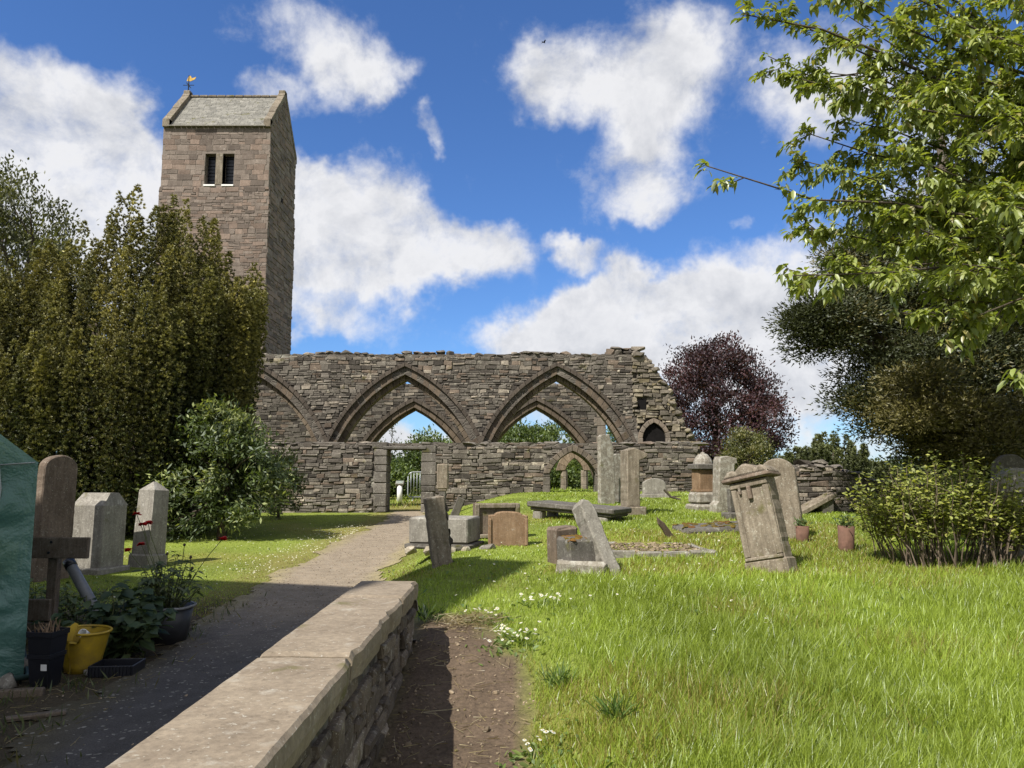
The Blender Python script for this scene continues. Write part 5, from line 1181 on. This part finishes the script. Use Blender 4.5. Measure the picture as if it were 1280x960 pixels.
# yellow bucket, cracked
q = ground(102, 838); s = q.y / F; r0, r1, h = 19 * s, 27 * s, 47 * s; YEL = plain_mat('yellow_plastic', (.43, .29, .02), .42, .4, 0, .22, 7, .08, (.2, .14, .04))
t = thing('bucket', 'cracked yellow plastic bucket with a broken rim', 'bucket', q, (0, R(3), 0)); mb = MB(); n = 36; vs, fs = [], []
for j in range(7):
    for i in range(n + 1):
        a = R(-100) + 2 * math.pi * i / n * .985; u = j / 6; rad = r0 + (r1 - r0) * u; z = h * u
        if j == 6: z -= (.07 if i < 3 else 0) + (.05 if i in (n - 1, n) else 0)
        a2 = a + (.05 * math.sin(u * 7) if i in (0, n) else 0); vs.append((rad * math.cos(a2), rad * math.sin(a2), z))
for j in range(6):
    for i in range(n): k = j * (n + 1) + i; fs.append((k, k + 1, k + n + 2, k + n + 1))
fs.append(tuple(range(n))); mb.add(vs, fs); obj('body', mb, YEL, t, True)
mb = MB(); mb.tube([((r1 + .005) * math.cos(R(-82) + R(320) * i / 26), (r1 + .005) * math.sin(R(-82) + R(320) * i / 26), h) for i in range(27)], .011, 6); obj('rim', mb, YEL, t, True)
mb = MB(); mb.slab([(-.1, 0), (.06, .02), (.07, .16), (.04, .17), (-.08, .05)], .006, .001, 0, .2, M=Matrix.Translation((-r1 * .55, -r1 * .7, h * .72)) @ Matrix.Rotation(R(-20), 4, 'X')); obj('torn_flap', mb, YEL, t)
q2 = Vector((q.x, q.y + .04, q.z + h - .05)); t = thing('tin_can', 'small white tin with a dark opening lying in the yellow bucket', 'tin', q2, (R(68), 0, R(10))); mb = MB(); mb.lathe([(.0, 0), (.032, 0), (.034, .1), (.028, .1), (.027, .02)], 14); obj('tin', mb, WHITE, t, True)
q = ground(146, 842); s = q.y / F; t = thing('seed_tray', 'low black plastic tray on the ground by the leafy plant', 'tray', q, (0, 0, R(4))); mb = MB(); w = 24 * s
mb.box(-w, w, -.12, .12, 0, .015); 
for a, b, c_, d in ((-w, w, -.13, -.115), (-w, w, .115, .13), (-w - .012, -w, -.13, .13), (w, w + .012, -.13, .13)): mb.box(a, b, c_, d, .001, .085, .004)
for k in range(12): x = -w + 2 * w * (k + .5) / 12; mb.box(x - .006, x + .006, -.138, -.13, .0, .08)
obj('tray', mb, BLACK, t)
q = ground(207, 802); s = q.y / F; r = 32 * s; h = 42 * s; t = thing('planter_tub', 'dark grey tub planter with a worn pale rim', 'planter', q, (0, 0, 0)); mb = MB(); mb.lathe([(r * .74, 0), (r * .96, h), (r * .9, h), (r * .85, h - .07), (0, h - .07)], 28); obj('tub', mb, plain_mat('tub_plastic', (.035, .036, .04), .5, .4, 0, .3, 9, .1), t, True)
mb = MB(); mb.tube([(r * math.cos(R(9 * i)), r * math.sin(R(9 * i)), h + .004 * math.sin(i)) for i in range(41)], .013, 6); obj('rim', mb, plain_mat('worn_rim', (.2, .2, .2), .5, .4), t, True); tub = Vector((q.x, q.y, q.z + h - .06))
# broad leaved plant
def leafy(name, label, base, rx, ry, h, n, lrange, cols, asp=.72, stems=22, cat='plant', droop=.35):
    t = thing(name, label, cat, base); mb = MB(); P, A, W = [], [], []
    for k in range(stems):
        e = Vector((rng.uniform(-1, 1) * rx, rng.uniform(-1, 1) * ry, h * rng.uniform(.5, 1))); e.z *= 1 - .35 * (e.x / rx) ** 2; pth_ = limb_path((e.x * .25, e.y * .25, 0), e, 4, .04); mb.tube(pth_, [.006, .005, .005, .004, .003], 5)
        for j in range(n // stems): i = rng.choice((1, 2, 3, 4, 4)); a = rng.uniform(0, 6.28); P.append(pth_[i] + Vector((rng.gauss(0, .02), rng.gauss(0, .02), rng.gauss(0, .03)))); A.append((math.cos(a), math.sin(a), rng.uniform(-.35, .4))); W.append(Vector((rng.uniform(-.4, .4), rng.uniform(-.6, .2), 1)).normalized())
    obj('stem', mb, plain_mat('green_stem', (.09, .1, .04), .7, .2), t); m_ = len(P); ln = nr.uniform(*lrange, m_)
    leaves('foliage', np.array(P), np.array(A), np.array(W), ln, ln * asp, pal_mix(m_, cols, [1] * len(cols)), LEAF, t, 'leaf', droop, .1); return t
q = ground(140, 822); leafy('leafy_plant', 'low clump of broad dark green leaves beside the yellow bucket', q, .48, .3, .58, 520, (.08, .16), ((.055, .085, .03), (.075, .105, .035), (.04, .065, .025)), .7)
q = foot(110, 8.4); leafy('leafy_plant', 'pale green leafy weeds below the squat headstone', q, .55, .3, .42, 420, (.05, .1), ((.13, .17, .06), (.17, .2, .08), (.08, .11, .04)), .5)
q = foot(62, 8.2); leafy('leafy_plant', 'weeds growing between the greenhouse and the wooden frame', q, .35, .3, .5, 200, (.05, .1), ((.1, .14, .05), (.07, .1, .04)), .4)
tp_ = leafy('poppy_plant', 'red poppies on long thin stems growing from the dark tub', tub, .3, .26, .5, 620, (.05, .12), ((.09, .12, .05), (.13, .15, .075), (.06, .085, .035)), .28, 34, 'poppy')
RED = leaf_mat('poppy_petal', .35, .04, .5, (1.2, .6, .6))
for px, py, Y in ((171, 643, 7.7), (179, 656, 7.5), (177, 681, 7.6), (160, 688, 7.4), (278, 674, 7.4), (185, 654, 7.6)):
    e = at(px, py, Y) - tub; mb = MB(); mb.tube(limb_path((rng.uniform(-.1, .1), rng.uniform(-.1, .1), 0), e, 5, .025), .0035, 5); st_ = obj('flower_stem', mb, bpy.data.materials['green_stem'], tp_)
    P, A, W = [], [], []
    for k in range(26): a = rng.uniform(0, 6.28); P.append(e); A.append((math.cos(a), math.sin(a), rng.uniform(-.25, .8))); W.append((rng.uniform(-.3, .3), rng.uniform(-.3, .3), 1))
    leaves('flower_head', np.array([tuple(x) for x in P]), np.array(A), np.array(W), nr.uniform(.036, .055, 26), .045, pal_mix(26, ((.55, .025, .015), (.42, .015, .012)), (1, 1)), RED, st_, 'leaf', .1, .1)
for (x, z) in ((.12, .62), (.25, .52), (.02, .55), (.2, .4)):
    mb = MB(); e = Vector((x, rng.uniform(-.15, .1), z)); mb.tube(limb_path((x * .4, 0, 0), e, 4, .03), .0035, 5); st_ = obj('flower_stem', mb, bpy.data.materials['green_stem'], tp_); mb = MB(); mb.lathe([(0, -.012), (.012, -.006), (.015, .006), (.008, .016), (0, .018)], 8, M=Matrix.Translation(e)); obj('seed_head', mb, plain_mat('seed_head', (.07, .05, .035), .8, .2), st_, True)
for px, py, sz, lab in ((27, 842, .26, 'rounded grey boulder beside the greenhouse foot'), (112, 845, .09, 'small pale stone near the yellow bucket'), (8, 862, .2, 'half buried grey stone below the greenhouse')):
    q = ground(px, py); t = thing('stone', lab, 'stone', q); mb = MB(); mb.rock((0, 0, sz * .25), (sz, sz * .8, sz * .65)); obj('rock', mb, ST['grey'], t, True)
q = ground(45, 900); t = thing('wooden_plank', 'short weathered plank lying on the ground by the path', 'plank', (q.x, q.y, q.z + .015), (0, R(-1), R(24))); mb = MB(); mb.box(-.17, .17, -.03, .03, 0, .02, .004, .003); obj('board', mb, WOOD, t)
q = ground(20, 874); t = thing('wooden_plank', 'long edging board along the foot of the greenhouse', 'plank', (q.x - .3, q.y, q.z), (0, 0, R(12))); mb = MB(); mb.box(-.6, .45, -.03, .03, -.02, .05, .006, .003); obj('board', mb, WOOD, t)
# a bird high in the sky
q = at(680, 53, 90); t = thing('bird', 'small dark bird flying high in front of a cloud', 'bird', q, (0, R(12), R(30)))
mb = MB(); mb.lathe([(0, -.2), (.05, -.1), (.07, .02), (.04, .14), (0, .2)], 8, M=Matrix.Rotation(R(90), 4, 'Y'));
mb.add([(-.1, 0, .02), (.1, 0, .02), (.06, .28, .16), (-.1, .26, .14), (-.16, .52, .04)], [(0, 1, 2, 3), (3, 2, 4)]); mb.add([(-.1, 0, .02), (.1, 0, .02), (.06, -.28, .16), (-.1, -.26, .14), (-.16, -.52, .04)], [(1, 0, 3, 2), (2, 3, 4)]); mb.add([(-.15, .02, 0), (-.15, -.02, 0), (-.32, -.07, 0), (-.32, .07, 0)], [(0, 1, 2, 3)]); obj('body', mb, DARK, t)

# ================================================================== flowers and litter on the ground
def disc_flowers(name, pts, r, parent=None, petal=(.7, .7, .66)):
    mb = MB()
    for p in pts:
        p = Vector(p); nrm = Vector((rng.gauss(0, .35), rng.gauss(-.25, .35), 1)).normalized(); a = nrm.orthogonal().normalized(); b = nrm.cross(a); rr = r * rng.uniform(.7, 1.25)
        ring = [p + (a * math.cos(k * .785) + b * math.sin(k * .785)) * rr * (1 if k % 2 else .8) + nrm * .003 for k in range(8)]; mb.add([p] + ring, [(0, 1 + k, 1 + (k + 1) % 8) for k in range(8)], petal)
        c = [p + nrm * .007 + (a * math.cos(k * 1.57) + b * math.sin(k * 1.57)) * rr * .36 for k in range(4)]; mb.add(c, [(0, 1, 2, 3)], (.55, .38, .03))
    return obj(name, mb, LEAF, parent, fix=False)
def on(x, y, dz): return (x, y, float(gz(x, y)) + dz)
pts = []
for _ in range(380):
    c, w = path_c(np.array([0.0])); y = rng.uniform(11.5, 19.5); cx = float(path_c(np.array([y]))[0][0]) - float(path_c(np.array([y]))[1][0]); x = cx - abs(rng.gauss(.1, .55)); pts.append(on(x, y, .05))
for _ in range(120): y = rng.uniform(9.5, 20); pts.append(on(rng.uniform(-7.5, -3.8), y, .05))
tag(disc_flowers('daisies', pts, .0115), 'white daisies thickly scattered along the far verge of the path', 'daisies', kind='stuff')
pts = []
for _ in range(90): y = rng.uniform(5, 14); x = rng.uniform(-.6, 1.0 + y * .2); pts.append(on(x, y, .07)) if grass_ok(np.array([x]), np.array([y]))[0] else None
tag(disc_flowers('daisies', pts, .013), 'daisies dotted thinly through the lawn near the wall', 'daisies', kind='stuff')
for px, py, n, rr, lab in ((680, 758, 26, .2, 'tight clump of white daisies in the open lawn'), (640, 808, 30, .2, 'white daisies with pale leaves on the edge of the bare soil'), (612, 778, 12, .14, 'few daisies beside the dry grass tuft'), (672, 948, 9, .13, 'small daisies on the soil edge at the bottom of the view')):
    q = ground(px, py); t = thing('daisy_clump', lab, 'daisies', q); P = np.array([(rng.gauss(0, rr * .6), rng.gauss(0, rr * .6), 0) for _ in range(90)]); P[:, 2] = [float(gz(q.x + a, q.y + b)) - q.z for a, b, _ in P]
    leaves('foliage', P, norm(np.stack([nr.normal(size=90), nr.normal(size=90), nr.uniform(.2, 1.2, 90)], 1)), rdir(90), nr.uniform(.04, .09, 90), .022, pal_mix(90, ((.13, .19, .05), (.17, .22, .06)), (1, 1)), LEAF, t, 'leaf', .2, .1)
    for x, y in [(rng.gauss(0, rr * .45), rng.gauss(0, rr * .45)) for _ in range(n)]: disc_flowers('flower_head', [(x, y, float(gz(q.x + x, q.y + y)) - q.z + rng.uniform(.06, .11))], .015, t)
for px, py, n, ln, cols, lab in ((535, 778, 30, (.12, .24), ((.05, .085, .025), (.07, .11, .03)), 'dark green dock plant at the far end of the wall'), (648, 800, 16, (.08, .15), ((.2, .26, .06), (.16, .22, .05)), 'light green broad leaved weed by the daisies'), (770, 900, 60, (.12, .26), ((.08, .14, .025), (.1, .16, .03)), 'dense dark tussock in the lawn'), (700, 860, 70, (.1, .24), ((.09, .15, .025), (.12, .18, .03)), 'green tussock near the soil edge')):
    q = ground(px, py); t = thing('weed_clump', lab, 'weed', q); P = np.array([(rng.gauss(0, .04), rng.gauss(0, .04), 0) for _ in range(n)]); leaves('foliage', P, norm(np.stack([nr.normal(size=n) * .5, nr.normal(size=n) * .5, np.ones(n)], 1)), rdir(n), nr.uniform(*ln, n), .02 if n < 40 else .008, pal_mix(n, cols, (1, 1)), LEAF, t, 'leaf', .3, .1)
# dry straw
def straw(n, fx, label, spread=.5, lift=.02):
    P, A = [], []
    for _ in range(n):
        x, y = fx(); P.append(on(x, y, rng.uniform(.002, lift))); A.append((rng.gauss(0, 1), rng.gauss(0, 1), rng.uniform(-.05, spread)))
    return tag(leaves('dry_grass', np.array(P), np.array(A), rdir(n), nr.uniform(.04, .16, n), .0045, pal_mix(n, ((.3, .24, .13), (.2, .15, .08), (.38, .32, .2)), (2, 2, 1)), GRASS, None, 'blade', .1), label, 'dry grass', kind='stuff')
q = ground(590, 782); straw(420, lambda: (q.x + rng.gauss(0, .14), q.y + rng.gauss(0, .1)), 'heap of dry cut grass at the head of the bare soil', .5, .07)
def soil_xy():
    while True:
        x, y = rng.uniform(-.7, .35), rng.uniform(2.4, 6.4)
        if soil_mask(np.array([x]), np.array([y]))[0] > .3: return x, y
straw(520, soil_xy, 'dry straw strewn on the bare soil', .15)
mb = MB()
for _ in range(900):
    x, y = soil_xy(); s = rng.uniform(.006, .02) * (2.2 if rng.random() < .05 else 1); b_ = rng.uniform(.4, 1.6); mb.rock(on(x, y, s * .15), (s, s, s * .7), (b_, b_ * .92, b_ * .82))
tag(obj('gravel', mb, ST['tan']), 'small stones lying in the bare soil by the wall', 'gravel', kind='stuff')
mb = MB()
for _ in range(1500):
    y = rng.uniform(2.5, 11); x = rng.uniform(-5.6, -1.15); s = rng.uniform(.005, .016) * (2.4 if rng.random() < .04 else 1)
    if float(path_mask(np.array([x]), np.array([y]))[0]) > .5 and rng.random() < .5: continue
    b_ = rng.choice((.5, .7, .9, 1.2, 1.8)); mb.rock(on(x, y, .014 + s * .1), (s, s * .8, s * .5), (b_, b_ * .93, b_ * .85))
tag(obj('gravel', mb, ST['tan']), 'grit and small stones along the near end of the path', 'gravel', kind='stuff')
mb = MB()
for _ in range(1900):
    y = rng.uniform(8, 23); c, w = path_c(np.array([y])); x = float(c[0]) + rng.uniform(-1.1, 1.1) * float(w[0]); s = rng.uniform(.008, .022); b_ = rng.choice((.6, .8, 1, 1.3)); mb.rock(on(x, y, .013), (s, s, s * .6), (b_, b_ * .93, b_ * .83))
tag(obj('gravel', mb, ST['tan']), 'loose gravel on the far sunlit part of the path', 'gravel', kind='stuff')
def bed_xy():
    while True:
        y = rng.uniform(4, 9.8); x = rng.uniform(-6, -2.2); c, w = path_c(np.array([y]))
        if x < c[0] - w[0] * .8 + rng.gauss(0, .15): return x, y
straw(1600, bed_xy, 'dead grass and litter between the greenhouse and the path', .3)
n = 4200; XY = np.array([bed_xy() for _ in range(n)]); P = np.stack([XY[:, 0], XY[:, 1], gz(XY[:, 0], XY[:, 1])], 1); k = fbm(P[:, 0] * 2, P[:, 1] * 2, 33) > .47; P = P[k]; n = len(P)
tag(leaves('weeds', P, norm(np.stack([nr.normal(size=n) * .6, nr.normal(size=n) * .6, np.ones(n)], 1)), rdir(n), nr.uniform(.04, .14, n), .012, pal_mix(n, ((.07, .09, .03), (.1, .115, .04), (.14, .12, .05)), (2, 2, 1)), LEAF, None, 'diamond'), 'low scrappy weeds between the greenhouse and the path', 'weeds', kind='stuff')
# ================================================================== sky, sun
SUN_AZ, SUN_EL = 43.0, 50.0     # behind the camera, towards the left
to_sun = Vector((-math.sin(R(SUN_AZ)) * math.cos(R(SUN_EL)), -math.cos(R(SUN_AZ)) * math.cos(R(SUN_EL)), math.sin(R(SUN_EL))))
sl = bpy.data.lights.new('sun', 'SUN'); sl.energy = 4.6; sl.angle = R(.55); sl.color = (1, .95, .86)
so = bpy.data.objects.new('sun', sl); C.objects.link(so); so.rotation_euler = to_sun.to_track_quat('Z', 'Y').to_euler()
w = bpy.data.worlds.new('World'); scene.world = w; w.use_nodes = True; nt = w.node_tree; nt.nodes.clear()
SKY_S = .1
sky = N(nt, 'ShaderNodeTexSky', sky_type='NISHITA', sun_disc=False, sun_elevation=R(SUN_EL), sun_rotation=R(180 + SUN_AZ), altitude=50, air_density=1.0, dust_density=.25, ozone_density=2.5)
tc = N(nt, 'ShaderNodeTexCoord'); D = tc.outputs['Generated']
sep = N(nt, 'ShaderNodeSeparateXYZ'); L(nt, D, sep.inputs[0])
def mth(op, a, b=None, c=None, clamp=False):
    n = N(nt, 'ShaderNodeMath', operation=op); n.use_clamp = clamp
    for i, v in enumerate((a, b, c)):
        if v is None: continue
        if hasattr(v, 'is_output'): L(nt, v, n.inputs[i])
        else: n.inputs[i].default_value = v
    return n.outputs[0]
azm = mth('ARCTAN2', sep.outputs[0], sep.outputs[1]); elv = mth('ARCSINE', sep.outputs[2])
# a wobble of the direction gives the clouds ragged outlines
wn = N(nt, 'ShaderNodeTexNoise'); wn.inputs['Scale'].default_value = 7; wn.inputs['Detail'].default_value = 5; wn.inputs['Roughness'].default_value = .6; L(nt, D, wn.inputs['Vector'])
wv_ = N(nt, 'ShaderNodeVectorMath', operation='MULTIPLY_ADD'); L(nt, wn.outputs['Color'], wv_.inputs[0]); wv_.inputs[1].default_value = (.16, .16, 0)
cb = N(nt, 'ShaderNodeCombineXYZ'); L(nt, mth('SUBTRACT', azm, .065), cb.inputs[0]); L(nt, mth('SUBTRACT', elv, .065), cb.inputs[1]); L(nt, cb.outputs[0], wv_.inputs[2]); AE = wv_.outputs[0]
CL = [(770, 55, 95, 70, 1.0), (700, 85, 60, 45, .8), (830, 110, 70, 80, .8), (800, 190, 70, 75, .75), (835, 240, 55, 30, .7), (880, 60, 60, 60, .6),
      (410, 15, 75, 50, .85), (445, 75, 65, 45, .8), (365, 110, 45, 24, .8), (490, 85, 40, 25, .5),
      (40, 100, 110, 60, .8), (120, 150, 95, 60, 1.0), (60, 210, 110, 75, .8), (150, 245, 95, 65, 1.0), (30, 290, 90, 80, .8), (30, 40, 90, 30, .45), (175, 190, 50, 60, .9), (130, 330, 100, 90, .9),
      (450, 262, 110, 70, 1.1), (420, 330, 110, 60, 1.0), (530, 305, 100, 55, 1.0), (610, 308, 60, 48, 1.0), (390, 215, 50, 50, .8), (400, 385, 80, 25, .7), (330, 260, 90, 90, 1.0),
      (545, 150, 26, 20, .75), (737, 312, 42, 19, 1.0), (700, 298, 28, 14, .7), (608, 200, 20, 20, .3), (940, 256, 22, 12, .5), (990, 290, 45, 20, .5),
      (800, 365, 120, 40, .9), (900, 375, 140, 65, 1.1), (740, 400, 110, 40, 1.0), (850, 425, 180, 50, 1.1), (960, 430, 130, 70, 1.0), (650, 420, 60, 24, .6), (1010, 510, 140, 30, .8), (1090, 555, 110, 22, 1.0), (1000, 470, 120, 30, .7), (1100, 350, 110, 90, .9),
      (1030, 85, 75, 50, 1.0), (1150, 120, 100, 80, .6), (1250, 250, 120, 100, .7),
      (505, 540, 150, 40, 1.5), (505, 560, 120, 30, 1.3), (680, 490, 110, 26, .9), (690, 540, 120, 24, 1.0), (510, 590, 300, 14, .9), (300, 480, 120, 50, .9)]
tot = None
for (px, py, rx, ry, s) in CL:
    d = ray(px, py); a0, e0 = math.atan2(d.x, d.y), math.asin(d.z); k = 1.45
    n = N(nt, 'ShaderNodeVectorMath', operation='SUBTRACT'); L(nt, AE, n.inputs[0]); n.inputs[1].default_value = (a0, e0, 0)
    n2 = N(nt, 'ShaderNodeVectorMath', operation='MULTIPLY'); L(nt, n.outputs[0], n2.inputs[0]); n2.inputs[1].default_value = (F / rx / k * .93, F / ry / k, 0)
    n3 = N(nt, 'ShaderNodeVectorMath', operation='LENGTH'); L(nt, n2.outputs[0], n3.inputs[0])
    mr = N(nt, 'ShaderNodeMapRange', interpolation_type='SMOOTHSTEP'); L(nt, n3.outputs['Value'], mr.inputs['Value'])
    for i, v in ((1, 0.15), (2, 1.0), (3, s), (4, 0.0)): mr.inputs[i].default_value = v * (.85 if i == 3 else 1)
    tot = mr.outputs[0] if tot is None else mth('ADD', tot, mr.outputs[0])
# unseen clouds added behind the viewer for a neutral, brighter fill
behind = mth('MULTIPLY', mth('SUBTRACT', mth('ABSOLUTE', azm), .75, clamp=True), 1.2, clamp=True)
tot = mth('MINIMUM', mth('ADD', tot, behind), 1.15)
det = noise(nt, D, 9, 9, .64, .2); fine = noise(nt, D, 30, 7, .68, .15)
body = mth('ADD', tot, mth('MULTIPLY', mth('SUBTRACT', mth('ADD', mth('MULTIPLY', det, .72), mth('MULTIPLY', fine, .28)), .5), 2.2))
mask = N(nt, 'ShaderNodeMapRange', interpolation_type='SMOOTHSTEP'); L(nt, body, mask.inputs['Value'])
for i, v in ((1, .18), (2, 1.15), (3, 0.0), (4, .97)): mask.inputs[i].default_value = v
up = N(nt, 'ShaderNodeVectorMath', operation='ADD'); L(nt, D, up.inputs[0]); up.inputs[1].default_value = (-.01, 0, .035)
det2 = noise(nt, up.outputs[0], 9, 6, .6, .25)
shade = mth('ADD', mth('MULTIPLY', mth('SUBTRACT', det, det2), 2.6), .82, clamp=True)
thick = N(nt, 'ShaderNodeMapRange', interpolation_type='SMOOTHSTEP'); L(nt, body, thick.inputs['Value'])
for i, v in ((1, 1.0), (2, 1.7), (3, 0.0), (4, .38)): thick.inputs[i].default_value = v
lit = mth('SUBTRACT', shade, thick.outputs[0], clamp=True)
ccol = mix(nt, lit, tuple(x / SKY_S for x in (.27, .285, .32)), tuple(x / SKY_S for x in (.53, .53, .54)))
skyc = mix(nt, 1.0, sky.outputs[0], (.42, .62, .91), 'MULTIPLY')
fin = mix(nt, mask.outputs[0], skyc, ccol)
bg = N(nt, 'ShaderNodeBackground'); bg.inputs['Strength'].default_value = SKY_S; L(nt, fin, bg.inputs[0])
ow = N(nt, 'ShaderNodeOutputWorld'); L(nt, bg.outputs[0], ow.inputs[0])
w.cycles.sampling_method = 'MANUAL'; w.cycles.sample_map_resolution = 512
vs_ = scene.view_settings; vs_.view_transform = 'Standard'; vs_.look = 'None'; vs_.gamma = 1; vs_.exposure = .76; vs_.use_curve_mapping = False
scene.cycles.use_denoising = True; scene.cycles.max_bounces = 8; scene.cycles.transparent_max_bounces = 12; scene.cycles.caustics_reflective = False; scene.cycles.caustics_refractive = False
